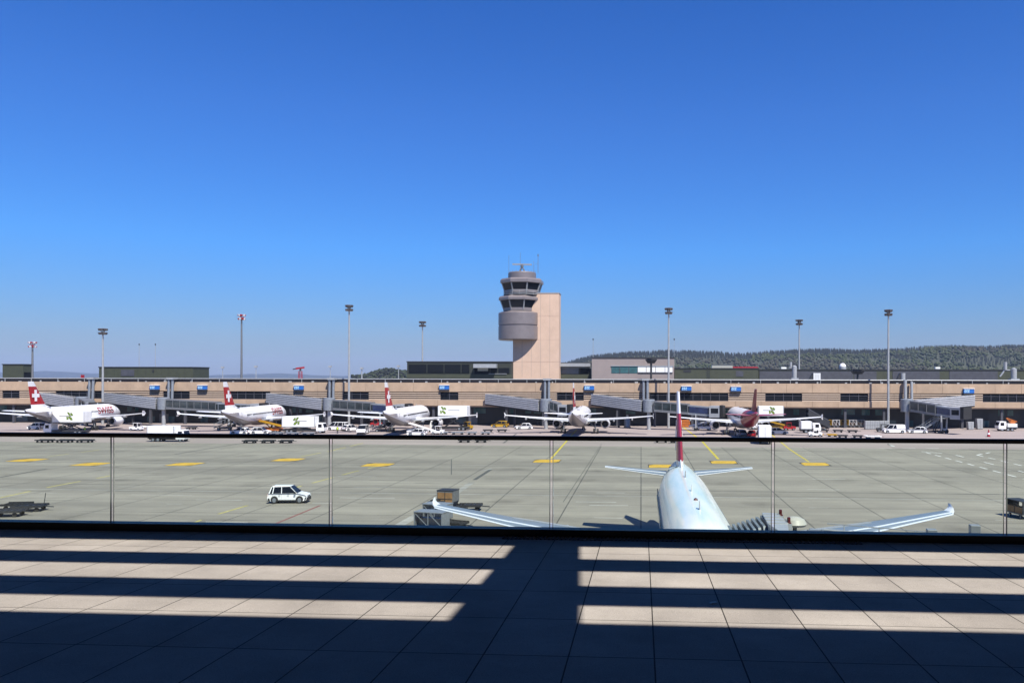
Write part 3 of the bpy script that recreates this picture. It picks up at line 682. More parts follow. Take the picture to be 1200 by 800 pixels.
def flue(u,vt,label,w,both):
    Y=217; X=xat(u,Y); zt=zat(u,vt,Y); s=depth(X,Y)/F; t=thing('white_flue',label,'flue',(X,Y,ZR)); h=zt-ZR
    m=MB(); m.tube((0,0,0),(0,0,h),w,n=14); m.tube((0,0,h),(0,0,h+.25),w*.8,w*.3,n=14); m.build('flue_pipe',LGT,t,smooth=True)
    m=MB(); m.cbox(0,0,0,3*w,2.5*w,.5); m.build('flue_base',LGT,t)
    if both: m=MB(); m.bar((0,.3,h-.3),(-10*s,.3,h-.3),.3,.3); m.bar((-10*s,.3,h-.4),(-15*s,.3,h-2.),.3,.3); m.tube((-9*s,.3,h-.3),(-9*s,.3,h+8*s),.42,n=10); m.build('flue_branch',LGT,t)
    else: m=MB(); m.tube((-4*s,.3,h-.6),(-4*s,.3,h+5*s),.3,n=8); m.bar((-6*s,.3,h-.3),(0,.3,h-.3),.25,.25); m.build('flue_branch',LGT,t)
flue(931,429,'stout white flue on the pier roof below the right-hand pale mast',.62,False)
flue(1188,432,'white flue with bent side pipe at the right end of the roof',.72,True)
X=xat(1058,217); t=thing('roof_duct','white elbow duct with dark shadow side beside the right white mast','duct',(X,217,ZR)); h=zat(1058,437,217)-ZR
m=MB(); m.tube((0,0,0),(0,0,h),.62,n=12); m.build('duct_riser',LGT,t,smooth=True); m=MB(); m.prism([(-1.7,0),(-.62,0),(-.62,h),(-.9,h)],-.3,.4); m.build('duct_shadow_wedge',DRK,t)  # dark wedge paints in the duct's shadow side
X=xat(957,217); t=thing('air_handler','white ribbed air handler box on the pier roof','machine',(X,217,ZR)); h=zat(957,437,217)-ZR
m=MB()
for i in range(4): m.box(-.9+i*.48,-.55+i*.48,-.5,.8,0,h)
m.build('rib',WB,t); m=MB(); m.prism([(-2.1,0),(-.92,0),(-.92,h),(-1.1,h)],-.3,.6); m.build('side_cowl',DRK,t)
X=xat(988,226); zt=zat(988,432,226); t=thing('radome','small white radome on the slate louvred roof','radome',(X,226.5,zat(988,432.6,225)))
m=MB(); m.lathe([(.9*math.cos(a*PI/12),.75+.95*math.sin(a*PI/12)) for a in range(0,7)][:-1]+[(.05,1.7)],n=20); m.build('dome',W,t,smooth=True); m=MB(); m.lathe([(.95,0),(.95,.75)],n=20); m.build('base_ring',LGT,t)
for u,v,w_,lab in ((919,431,1.4,'white rooftop box left of the white flue'),(1100,431,1.3,'white rooftop box on the olive strip of the right plant room')):
    X=xat(u,226); t=thing('roof_unit',lab,'machine',(X,227,zat(u,432.6,225))); m=MB(); m.cbox(0,0,.1,w_,.8,.5); m.build('casing',WV,t,bevel=.05); m=MB(); m.cbox(-w_*.3,0,0,.1,.7,.1); m.cbox(w_*.3,0,0,.1,.7,.1); m.build('foot',STL,t)
# things seen beyond the roof
X=xat(352,330); zb=0; t=thing('radar_mast','small red and white lattice radar mast beyond the roof','radar',(X,330,zb)); h=zat(352,429,330)
m=MB()
for i in range(4):
    a=PI/4+i*PI/2; m.bar((1.2*math.cos(a),1.2*math.sin(a),0),(.7*math.cos(a),.7*math.sin(a),h-2),.2,.2)
m.build('lattice_tower',RED,t); m=MB()
m.bar((-1.9,0,h-1.),(1.7,0,h-.5),.4,.7,0); m.bar((-3.2,0,h-1.3),(-1.9,0,h-1.),.25,.4,1); m.tube((0,0,h-2),(0,0,h-1),.4,n=8,m=1); m.build('antenna',[RED,DRK],t)
X=xat(92,420); t=thing('parked_airliner','distant airliner seen nose-on far beyond the pier roof','airliner',(X,420,0)); h0=zat(92,441,420)
m=MB(); m.lathe([(.3,0),(1.6,1),(1.95,3),(1.95,8)],n=16); b=m.build('fuselage',WV,t,smooth=True); b.rotation_euler.x=-PI/2; b.location=(0,-4,9.0)
m=MB(); m.prism([(-10,9.6),(-1.5,8.6),(1.5,8.6),(10,9.6),(1.5,8.1),(-1.5,8.1)],-.6,.8); m.build('wing',WINGM,t); m=MB(); m.prism([(-.2,10.8),(.2,10.8),(.15,13.8),(-.15,13.8)],2,4.5); m.build('tail_fin',RED,t)
m=MB(); m.box(-.2,.2,-1,1,0,8); m.build('landing_gear',DRK,t)
# far farm roof with red tiles and terraces on the hill
X=xat(872,700); t=thing('hillside_house','low house with long red roof at the foot of the wooded hill','house',(X,700,zat(872,432,700)-3)); 
m=MB(); m.box(-11,11,-3,3,0,3.5); m.build('wall',CRE,t); m=MB(); m.prism([(-12,0),(12,0),(10.5,1.3),(-10.5,1.3)],-3.6,3.6); o=m.build('roof',RED,t); o.location.z=3.52
X=xat(846,640); t=thing('hillside_house','pale flat roofed house at the foot of the hill','house',(X,640,zat(846,432,640)-3)); m=MB(); m.box(-8,8,-3,3,0,6); m.build('wall',CRE,t); m=MB(); m.box(-8.3,8.3,-3.3,3.3,6.,6.35); m.build('roof',ROOFM,t)

# ------------------------------------------------------------------ jet bridges
def corridor(m,a,b,w,h,mi=0,ribs=6,mr=1):
    """closed box from a to b (bottom centre points) with raised horizontal slats"""
    a,b=Vector(a),Vector(b); d=(b-a); L_=d.length; d2=Vector((d.x,d.y,0)).normalized(); n=Vector((-d2.y,d2.x,0))
    def ring(p,ww,z0,z1): return [tuple(p-n*ww+Vector((0,0,z0))),tuple(p+n*ww+Vector((0,0,z0))),tuple(p+n*ww+Vector((0,0,z1))),tuple(p-n*ww+Vector((0,0,z1)))]
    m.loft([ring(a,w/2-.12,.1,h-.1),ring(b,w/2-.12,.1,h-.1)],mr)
    for k in range(ribs):
        z0=h*k/ribs+.04; z1=h*(k+1)/ribs-.10
        m.loft([ring(a,w/2,z0,z1),ring(b,w/2,z0,z1)],mi)
def jet_bridge(label,wall,rot,door,zw=5.9,zr=4.55,zd=3.5,h=2.75,tmat=GLB,advert=False):
    rx,ry=rot; t=thing('jet_bridge',label,'jet bridge',(rx,ry,0),0,'jet bridges along the pier')
    P=lambda x,y,z: (x-rx,y-ry,z)
    m=MB(); dv=(Vector((rx,ry,0))-Vector((wall[0],wall[1],0))).normalized(); e=Vector((rx,ry,0))-dv*1.4
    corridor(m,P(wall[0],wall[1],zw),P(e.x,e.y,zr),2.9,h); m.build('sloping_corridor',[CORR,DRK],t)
    m=MB(); m.bar(P(wall[0],wall[1],zw-.1),P(e.x,e.y,zr-.1),2.6,.5); mid=(Vector(wall[:2])+e.to_2d())/2; m.cbox(mid.x-rx,mid.y-ry,0,.5,.5,(zw+zr)/2-.3); m.build('corridor_truss',DRK,t)
    m=MB(); m.lathe([(1.5,zr-.15),(1.5,zr+h+.1),(1.3,zr+h+.25)],n=20); m.build('rotunda',GALV,t,smooth=True)
    m=MB(); m.lathe([(.5,0),(.5,zr-.15)],n=14); m.build('rotunda_column',LGT,t,smooth=True)
    d=Vector((door[0]-rx,door[1]-ry,0)); L_=d.length; d.normalize(); n=Vector((-d.y,d.x,0))
    cab=Vector((door[0],door[1],0))-d*1.8
    # two telescoping tunnels with mullions
    for k,(f0,f1,hh,ww) in enumerate(((.0,.56,h-.15,2.5),(.5,1.,h-.45,2.1))):
        a=Vector((rx,ry,0))+d*1.6+(cab-Vector((rx,ry,0))-d*1.6)*f0; b=Vector((rx,ry,0))+d*1.6+(cab-Vector((rx,ry,0))-d*1.6)*f1
        za,zb=zr+(zd-zr)*f0,zr+(zd-zr)*f1
        m=MB(); q=lambda p,z,s,u_: tuple(Vector((p.x-rx,p.y-ry,z+u_))+n*s)
        g0=.5
        m.loft([[q(a,za,-ww/2,.55),q(a,za,ww/2,.55),q(a,za,ww/2,hh-.3),q(a,za,-ww/2,hh-.3)],[q(b,zb,-ww/2,.55),q(b,zb,ww/2,.55),q(b,zb,ww/2,hh-.3),q(b,zb,-ww/2,hh-.3)]],0)
        tn=m.build('glass_tunnel',tmat,t)
        m=MB()
        for z0,z1 in((0,.55),(hh-.3,hh)):
            m.loft([[q(a,za,-ww/2-.06,z0),q(a,za,ww/2+.06,z0),q(a,za,ww/2+.06,z1),q(a,za,-ww/2-.06,z1)],[q(b,zb,-ww/2-.06,z0),q(b,zb,ww/2+.06,z0),q(b,zb,ww/2+.06,z1),q(b,zb,-ww/2-.06,z1)]])
        nb=max(2,int((b-a).length/1.9))
        for i in range(nb+1):
            p=a+(b-a)*i/nb; zz=za+(zb-za)*i/nb
            for s_ in(-1,1): m.bar(q(p,zz,s_*(ww/2+.03),.5),q(p,zz,s_*(ww/2+.03),hh-.25),.12,.12)
        m.build('tunnel_frame',GALV if k else STL,tn)
        if advert and k==1:
            m=MB(); p0,p1=a+(b-a)*.18,a+(b-a)*.8; z0,z1=za+(zb-za)*.18,za+(zb-za)*.8
            for s_ in(-1,1):
                m.loft([[q(p0,z0,s_*(ww/2+.10),.6),q(p0,z0,s_*(ww/2+.13),.6),q(p0,z0,s_*(ww/2+.13),hh-.32),q(p0,z0,s_*(ww/2+.10),hh-.32)],[q(p1,z1,s_*(ww/2+.10),.6),q(p1,z1,s_*(ww/2+.13),.6),q(p1,z1,s_*(ww/2+.13),hh-.32),q(p1,z1,s_*(ww/2+.10),hh-.32)]])
            m.build('advert_panel',GLOSS_BLUE,t)
    # drive column
    p=Vector((rx,ry,0))+(cab-Vector((rx,ry,0)))*.72-Vector((rx,ry,0)); zz=zr+(zd-zr)*.72
    m=MB()
    for s_ in(-1,1): m.bar(tuple(p+n*s_*.9),tuple(p+n*s_*1.2+Vector((0,0,zz+.3))),.32,.32)
    m.bar(tuple(p-n*1.2+Vector((0,0,.9))),tuple(p+n*1.2+Vector((0,0,.9))),.4,.4); m.build('drive_column',LGT,t)
    for s_ in(-1,1):
        m=MB(); c=p+n*s_*.95+Vector((0,0,.5)); m.tube(tuple(c-n*.2),tuple(c+n*.2),.5,n=14); m.build('wheel',BLK,t)
    c=cab-Vector((rx,ry,0)); 
    m=MB(); m.M=Matrix.Translation((c.x,c.y,0))@Matrix.Rotation(math.atan2(d.y,d.x),4,'Z'); m.box(-1.3,1.2,-1.7,1.7,zd-.1,zd+h-.1); m.build('cab',LGT,t)
    m=MB(); m.M=Matrix.Translation((c.x,c.y,0))@Matrix.Rotation(math.atan2(d.y,d.x),4,'Z')
    for i in range(4): m.box(1.22+i*.22,1.36+i*.22,-1.75+.02*i,1.75-.02*i,zd,zd+h+.1-.05*i)
    m.build('bellows',BLK,t)
    m=MB(); m.M=Matrix.Translation((c.x,c.y,0))@Matrix.Rotation(math.atan2(d.y,d.x),4,'Z'); m.box(-.9,.9,-1.73,-1.702,zd+.9,zd+2.1); m.box(-.9,.9,1.702,1.73,zd+.9,zd+2.1); m.build('cab_window',GLS,t)
    return t
def B(label,uw,ur,Yr,door,**k):
    return jet_bridge(label,(xat(uw,FY),FY),(xat(ur,Yr),Yr),door,**k)
# ------------------------------------------------------------------ airliners
def airfoil(x,s0,ch,z,th,o):     # ring of 12 points in the plane x = const (local y = o - s)
    pts=[]
    for f,t in ((0,0),(.06,.38),(.2,.5),(.45,.46),(.75,.22),(1,.02),(1,-.02),(.75,-.14),(.45,-.3),(.2,-.36),(.06,-.24)):
        pts.append((x,o-(s0+f*ch),z+t*th))
    return pts
def airliner(label,loc,rz,scale_len=1.,red=RED,zr0=6.75,zr1=10.75,cross=True,text=False,red_tail=False,sharklet=False,group=None,body=W,near=False,ztop=11.76,belly=BELLY):
    t=thing('parked_airliner',label,'airliner',loc,rz,group); o=18.0*scale_len; k=scale_len
    prof=[(0,.06,.06,3.15),(.25,.42,.40,3.2),(.8,.85,.8,3.3),(1.6,1.27,1.25,3.48),(2.6,1.6,1.62,3.67),(4.,1.86,1.92,3.84),(5.5,1.96,2.05,3.93),(7,1.975,2.07,3.95),(14,1.975,2.07,3.95),(24,1.975,2.07,3.95),(26.5,1.9,1.96,4.08),(29,1.68,1.70,4.34),(31.5,1.36,1.36,4.66),(33.8,.98,1.,4.98),(35.8,.6,.64,5.25),(37.2,.3,.34,5.44),(37.55,.2,.22,5.48)]
    N_=40
    m=MB(); rings=[]
    for s,w_,h_,zc in prof: rings.append([(w_*math.cos(2*PI*i/N_),o-s*k,zc+h_*math.sin(2*PI*i/N_)) for i in range(N_)])
    for i in range(len(rings)-1):
        vs=rings[i]+rings[i+1]
        for j in range(N_):
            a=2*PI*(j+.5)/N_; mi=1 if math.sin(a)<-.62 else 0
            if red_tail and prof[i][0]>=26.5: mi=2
            m.add([rings[i][j],rings[i][(j+1)%N_],rings[i+1][(j+1)%N_],rings[i+1][j]],[(0,1,2,3)],mi)
    m.add(rings[-1],[tuple(range(N_))],0); m.add(rings[0],[tuple(range(N_))],0)
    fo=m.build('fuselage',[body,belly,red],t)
    bm=bmesh.new(); bm.from_mesh(fo.data); bmesh.ops.remove_doubles(bm,verts=bm.verts,dist=.0005); bmesh.ops.recalc_face_normals(bm,faces=bm.faces); bm.to_mesh(fo.data); bm.free()
    fo.data.polygons.foreach_set('use_smooth',[True]*len(fo.data.polygons)); fo.data.set_sharp_from_angle(angle=R(40))
    m=MB(); m.tube((0,o-37.5*k,5.48),(0,o-37.62*k,5.48),.17,n=12); m.build('exhaust_pipe',DRK,fo)
    for s_ in(-1,1):      # cabin windows, doors
        m=MB(); s=6.4
        while s<28.5:
            x=1.985 if s<25 else 1.9
            m.cbox(s_*x*.985,o-s*k,4.22,.06,.24,.34); s+=.53
        m.build('window_row',GLS,fo)
        for s,h_ in((4.9,1.85),(30.,1.7)):
            m=MB(); ww=np.interp(s,[p[0] for p in prof],[p[1] for p in prof]); zc=np.interp(s,[p[0] for p in prof],[p[3] for p in prof])
            y0,y1=o-s*k-.42,o-s*k+.42
            for za,zb,ya,yb in((zc-.45,zc+1.3,y0,y0+.05),(zc-.45,zc+1.3,y1-.05,y1)):
                pts=[]
                for q in range(5):
                    zz=za+(zb-za)*q/4; xx=ww*math.sqrt(max(.05,1-((zz-zc)/ (ww*1.04))**2))+.012
                    pts.append((s_*xx,zz))
                m.loft([[(x,ya,z),(x,yb,z),(x-s_*.03,yb,z),(x-s_*.03,ya,z)] for x,z in pts])
            m.build('door_outline',STL,fo)
    m=MB(); sec=[]
    for s,f0,f1 in ((1.15,.30,.62),(2.35,.30,.66)): pass
    for a0,a1 in ((18,50),(52,88),(92,128),(130,162)):
        pts=[]
        for s in(1.55,2.45):
            ww,hh,zc=[np.interp(s,[p[0] for p in prof],[p[i] for p in prof]) for i in(1,2,3)]
            for a in(a0,a1): 
                a_=R(a*.9+9); pts.append((ww*1.012*math.cos(a_),o-s*k,zc+hh*1.012*math.sin(a_)*(1. if s<2 else .98)))
        m.add(pts,[(0,1,3,2)])
    m.build('cockpit_window',GLS,fo)
    for s,h_,w_ in ((9.5,.42,.5),(16.5,.36,.42),(23.5,.42,.5)):
        m=MB(); m.loft([[(-.03,o-s*k,5.98),(.03,o-s*k,5.98),(.03,o-(s+w_)*k,5.98),(-.03,o-(s+w_)*k,5.98)],[(-.02,o-(s+.2)*k,6.0+h_),(.02,o-(s+.2)*k,6.0+h_),(.02,o-(s+w_)*k,6.0+h_),(-.02,o-(s+w_)*k,6.0+h_)]]); m.build('blade_antenna',LGT if s<20 else STL,fo)
    m=MB(); m.lathe([(.13,5.99),(.12,6.06),(.05,6.13)],(0,o-13.*k,0),n=12); m.build('beacon',BEAC,fo,smooth=True)
    m=MB(); zq=np.interp(30.2,[p[0] for p in prof],[p[3]+p[2] for p in prof]); m.loft([[(x,o-30.*k,zq+.02-.05*x*x),(x,o-30.5*k,zq-.03-.05*x*x),(x,o-30.5*k,zq+.01-.05*x*x),(x,o-30.*k,zq+.05-.05*x*x)] for x in(.25,.95)]); m.build('vent_grille',DRK,fo)
    # wings
    wing_st=[(1.5,11.3,7.2,2.75,.95),(6.3,14.2,4.4,3.2,.55),(11.6,17.,3.0,3.68,.34),(16.9,19.9,1.6,4.25,.18)]
    for s_ in(-1,1):
        m=MB(); rg=[airfoil(s_*x,s*k,c,z,th,o) for x,s,c,z,th in wing_st]
        m.loft(rg,0); wo=m.build('wing',WINGM if near else WV,t,smooth=True)
        m=MB()     # bright leading edge
        m.loft([[(p[0][0],p[0][1]+.10,p[0][2]),(p[2][0],p[2][1],p[2][2]+.03),(p[9][0],p[9][1],p[9][2]-.03)] for p in rg]); m.build('slat',SLATM if near else LGT,wo,smooth=False)
        m=MB(); 
        m.loft([[(p[5][0],p[5][1]+.02,p[5][2]+.02),(p[4][0],p[4][1],p[4][2]+.03),(p[7][0],p[7][1],p[7][2]-.02),(p[6][0],p[6][1]-.06,p[6][2]-.05)] for p in rg[:3]]); m.build('flap',LGT,wo)
        for x,s,ln in((3.9,17.4,2.6),(8.,18.1,2.2),(12.2,19.3,1.7)):
            m=MB(); z0=np.interp(x,[q[0] for q in wing_st],[q[3] for q in wing_st])-.32
            m.loft([[(s_*x+w_*math.cos(a*PI/4),o-(s+ln*f)*k,z0+w_*1.2*math.sin(a*PI/4)) for a in range(8)] for f,w_ in((0,.05),(.25,.2),(.7,.22),(1.25,.03))]); m.build('flap_fairing',LGT,wo,smooth=True)
        x,s,c,z,th=wing_st[-1]
        m=MB()
        if sharklet:
            m.loft([airfoil(s_*16.9,19.9*k,1.6,4.25,.18,o),airfoil(s_*17.2,20.5*k,1.3,4.34,.14,o),airfoil(s_*17.38,21.1*k,1.,4.44,.1,o),airfoil(s_*17.45,21.8*k,.5,4.62,.06,o)])
        else:
            m.loft([[(s_*16.9-.02,o-20.1*k,4.25),(s_*16.9+.06,o-20.1*k,4.25),(s_*16.9+.06,o-21.7*k,4.25),(s_*16.9-.02,o-21.7*k,4.25)],[(s_*17.,o-21.*k,4.9),(s_*17.05,o-21.*k,4.9),(s_*17.05,o-21.8*k,4.9),(s_*17.,o-21.8*k,4.9)]])
            m.loft([[(s_*16.9-.02,o-20.1*k,4.22),(s_*16.9+.06,o-20.1*k,4.22),(s_*16.9+.06,o-21.7*k,4.22),(s_*16.9-.02,o-21.7*k,4.22)],[(s_*17.,o-21.*k,3.7),(s_*17.05,o-21.*k,3.7),(s_*17.05,o-21.8*k,3.7),(s_*17.,o-21.8*k,3.7)]])
        m.build('winglet',W,wo,smooth=sharklet)
        # engine
        ey=5.75; m=MB(); ec=(s_*ey,1.95)
        rg=[[(ec[0]+r*math.cos(2*PI*i/24),o-s*k,ec[1]+r*math.sin(2*PI*i/24)+dz) for i in range(24)] for s,r,dz in((10.5,.84,0),(10.35,.95,0),(10.5,1.05,0),(11.4,1.14,0),(12.8,1.1,.02),(14.3,.86,.06),(14.3,.76,.06),(13.2,.72,.05))]
        m.loft(rg,0,cap=False); en=m.build('engine_nacelle',W,t,smooth=True)
        m=MB(); m.tube((ec[0],o-10.9*k,ec[1]),(ec[0],o-11.*k,ec[1]),.9,n=24); m.build('fan',DRK,en)
        m=MB(); m.tube((ec[0],o-13.3*k,ec[1]+.05),(ec[0],o-13.5*k,ec[1]+.05),.84,.80,n=24); m.tube((ec[0],o-13.4*k,ec[1]+.05),(ec[0],o-15.1*k,ec[1]+.1),.55,.15,n=16); m.build('exhaust',DRK,en,smooth=True)
        m=MB(); m.prism([(0,0)]*0 or [(-.14,2.85),(.14,2.85),(.14,3.2),(-.14,3.2)],o-15.2*k,o-11.2*k); m.M=Matrix(); q=m.build('pylon',W,en); q.location.x=ec[0]
        # gear
        m=MB(); m.tube((s_*3.8,o-17.9*k,.6),(s_*3.5,o-17.7*k,2.9),.16,n=8); m.bar((s_*3.75,o-17.8*k,1.1),(s_*2.4,o-17.7*k,2.6),.12,.12); g=m.build('landing_gear',STL,t)
        for q in(-.42,.42):
            m=MB(); m.tube((s_*3.8+q-.19,o-17.9*k,.57),(s_*3.8+q+.19,o-17.9*k,.57),.57,n=18); m.build('wheel',BLK,g)
        m=MB()
        rg=[airfoil(s_*x,s*k,c,z,th,o) for x,s,c,z,th in((.7,31.4,3.7,5.1,.36),(3.2,32.9,2.6,5.25,.24),(6.15,34.6,1.35,5.45,.12))]
        m.loft(rg); st=m.build('tailplane',red if red_tail else (WINGM if near else WV),t,smooth=True)
        m=MB(); m.loft([[(p[0][0],p[0][1]+.06,p[0][2]),(p[2][0],p[2][1],p[2][2]+.02),(p[9][0],p[9][1],p[9][2]-.02)] for p in rg]); m.build('tailplane_edge',W,st)
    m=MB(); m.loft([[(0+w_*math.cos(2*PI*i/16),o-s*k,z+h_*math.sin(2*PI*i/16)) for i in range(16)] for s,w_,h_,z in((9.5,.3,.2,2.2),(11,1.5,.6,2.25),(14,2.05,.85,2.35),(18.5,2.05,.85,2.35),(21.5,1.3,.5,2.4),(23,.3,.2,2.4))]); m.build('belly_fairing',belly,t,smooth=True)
    m=MB(); m.tube((0,o-5.1*k,.4),(0,o-5.1*k,2.1),.11,n=8); g=m.build('landing_gear',STL,t)
    for q in(-.24,.24):
        m=MB(); m.tube((q-.1,o-5.1*k,.38),(q+.1,o-5.1*k,.38),.38,n=16); m.build('wheel',BLK,g)
    # fin
    def finsec(z):
        f=(z-5.55)/(11.76-5.55); s0=29.7+f*(34.75-29.7); s1=35.45+f*(36.75-35.45); th=.62*(1-f)+.26*f
        return s0,s1,th
    def fring(z):
        s0,s1,th=finsec(z); c=s1-s0; return [(x*th/2*1.,o-(s0+f*c)*k,z) for f,x in((0,0),(.08,.62),(.3,1.),(.6,.74),(1,.06),(1,-.06),(.6,-.74),(.3,-1),(.08,-.62))]
    m=MB(); zs=[5.2,zr0,zr1,ztop]
    if red_tail: zs=[4.9,5.6,9.5,ztop]
    for i,mi in enumerate((0,1,0) if not red_tail else (1,1,1)): m.loft([fring(zs[i]),fring(zs[i+1])],mi)
    m.loft([fring(ztop),[(p[0]*.5,p[1],p[2]+.07) for p in fring(ztop)]],0 if not red_tail else 1)
    fn=m.build('tail_fin',[W,red],t,smooth=False)
    m=MB(); s0=26.4; m.loft([[(x*.30,o-s*k,z) for x,z in((-1,5.5),(1,5.5),(.1,zt_),(-.1,zt_))] for s,zt_ in((26.6,5.62),(29.,6.05),(30.6,6.55),(31.8,6.5))],0); m.build('fin_fillet',red if red_tail else W,t)
    if cross:
        zc=(zr0+zr1)/2; s0,s1,_=finsec(zc); sc=(s0+s1)/2+.15; a=1.25; b=.4
        m=MB()
        for s_ in(-1,1):
            m=MB()
            for y0,y1,z0,z1 in((-a,a,-b,b),(-b,b,-a,-b-.004),(-b,b,b+.004,a)):
                q=[]
                for zz in(zc+z0,zc+z1):
                    th=finsec(zz)[2]/2+.012; q.append([(s_*th,o-sc*k+y0,zz),(s_*th,o-sc*k+y1,zz),(s_*(th-.03),o-sc*k+y1,zz),(s_*(th-.03),o-sc*k+y0,zz)])
                m.loft(q)
            m.build('white_cross',W,fn)
    if text:
        for s_ in(-1,1):
            to=text_mesh('SWISS',1.65,red,'lettering',fo,0,.035); me=to.data
            bm=bmesh.new(); bm.from_mesh(me)
            for i in range(1,7):
                bmesh.ops.bisect_plane(bm,geom=bm.verts[:]+bm.edges[:]+bm.faces[:],plane_co=(0,i*.24,0),plane_no=(0,1,0))
            for v in bm.verts:
                y,z=v.co.x*1.15,v.co.y+3.75; x=1.975*math.sqrt(max(0,1-((z-3.95)/2.07)**2))+.03
                v.co=Vector((s_*x,o-9.6*k+y*s_,z))
            bm.to_mesh(me); bm.free()
    return t
def rot_place(label,u_fin,Y0,rz,**k):
    # put the fin (local y = -16.3) at picture column u_fin
    Yf=Y0-16.3*math.cos(rz); X=xat(u_fin,Yf); X0=X-16.3*math.sin(rz)
    return airliner(label,(X0,Y0,0),rz,**k),X0
def door_at(X0,Y0,rz,s=4.9,side=-1,k=1.):
    y=18*k-s*k; x=side*2.9
    return (X0+x*math.cos(rz)-y*math.sin(rz),Y0+x*math.sin(rz)+y*math.cos(rz))
NEARW=mat('white_with_cyan_reflections',(.70,.715,.72),.25,var=.0)  # cyan reflection patches on white are painted into the colour
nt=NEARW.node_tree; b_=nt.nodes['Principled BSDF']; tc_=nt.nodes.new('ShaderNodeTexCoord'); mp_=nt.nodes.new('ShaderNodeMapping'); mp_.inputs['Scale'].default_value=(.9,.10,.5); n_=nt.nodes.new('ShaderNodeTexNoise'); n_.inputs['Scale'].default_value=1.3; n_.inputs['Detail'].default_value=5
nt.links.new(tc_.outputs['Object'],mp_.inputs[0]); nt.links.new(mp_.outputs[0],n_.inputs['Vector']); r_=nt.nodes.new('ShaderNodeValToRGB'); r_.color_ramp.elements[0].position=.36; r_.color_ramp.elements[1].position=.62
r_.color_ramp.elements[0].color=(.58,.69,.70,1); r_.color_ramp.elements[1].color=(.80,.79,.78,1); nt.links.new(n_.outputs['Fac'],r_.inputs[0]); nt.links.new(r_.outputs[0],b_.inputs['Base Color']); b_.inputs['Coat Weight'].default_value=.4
GA='airliners parked nose-in along the pier'
_,XA=rot_place('leftmost white airliner with red cross fin, catering box against its side',41,187,R(6),text=True,group=GA)
_,XB=rot_place('second white airliner from the left, red cross fin, orange loader under its nose',267,187.5,R(5),text=True,group=GA)
_,XC=rot_place('third white airliner from the left, tan belt loader alongside, narrow red cross fin',454.5,187.5,R(1.5),group=GA)
_,XD=rot_place('white airliner seen straight from behind with both wings spread, below the control tower',672.5,187.5,R(0),group=GA)
_,XE=rot_place('pale airliner with dark red tail cone and fin, right of the near red fin',886,186,R(2),red=DRED,red_tail=True,cross=False,scale_len=.93,ztop=10.6,body=W,group=GA)
XN=3.12
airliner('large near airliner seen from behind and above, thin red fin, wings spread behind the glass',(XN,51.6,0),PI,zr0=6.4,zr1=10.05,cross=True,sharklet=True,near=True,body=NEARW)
# bridges to their doors
B('leftmost jet bridge, its pale corridor sloping behind the leftmost airliner',45,96,206,door_at(XA,187,R(6)),zw=5.9,zr=4.6)
B('second jet bridge, grey slatted corridor ending at a pale rotunda left of the second airliner',126,192,204,door_at(XB,187.5,R(5)))
B('third jet bridge, sloping slatted corridor right of the second airliner nose',317,386,204,door_at(XC,187.5,R(1.5)),advert=True)
B('jet bridge under the control tower, its pale cab facing the airliner seen from behind',573,640,203,door_at(XD,187.5,0))
B('jet bridge with blue advert panel between the near red fin and the dark red airliner',697,760.5,203,door_at(XE,186,R(2),k=.93),advert=True)
# rightmost bridge: corridor runs back to the wall, tunnel comes forward to the right with no airliner
rx=(xat(1063,203),203)
jet_bridge('rightmost jet bridge, white corridor and glass tunnel swung out to an empty stand',(xat(1137,FY),FY),rx,(xat(1133,191),191),zw=6.,zr=4.9,zd=3.6,advert=True)
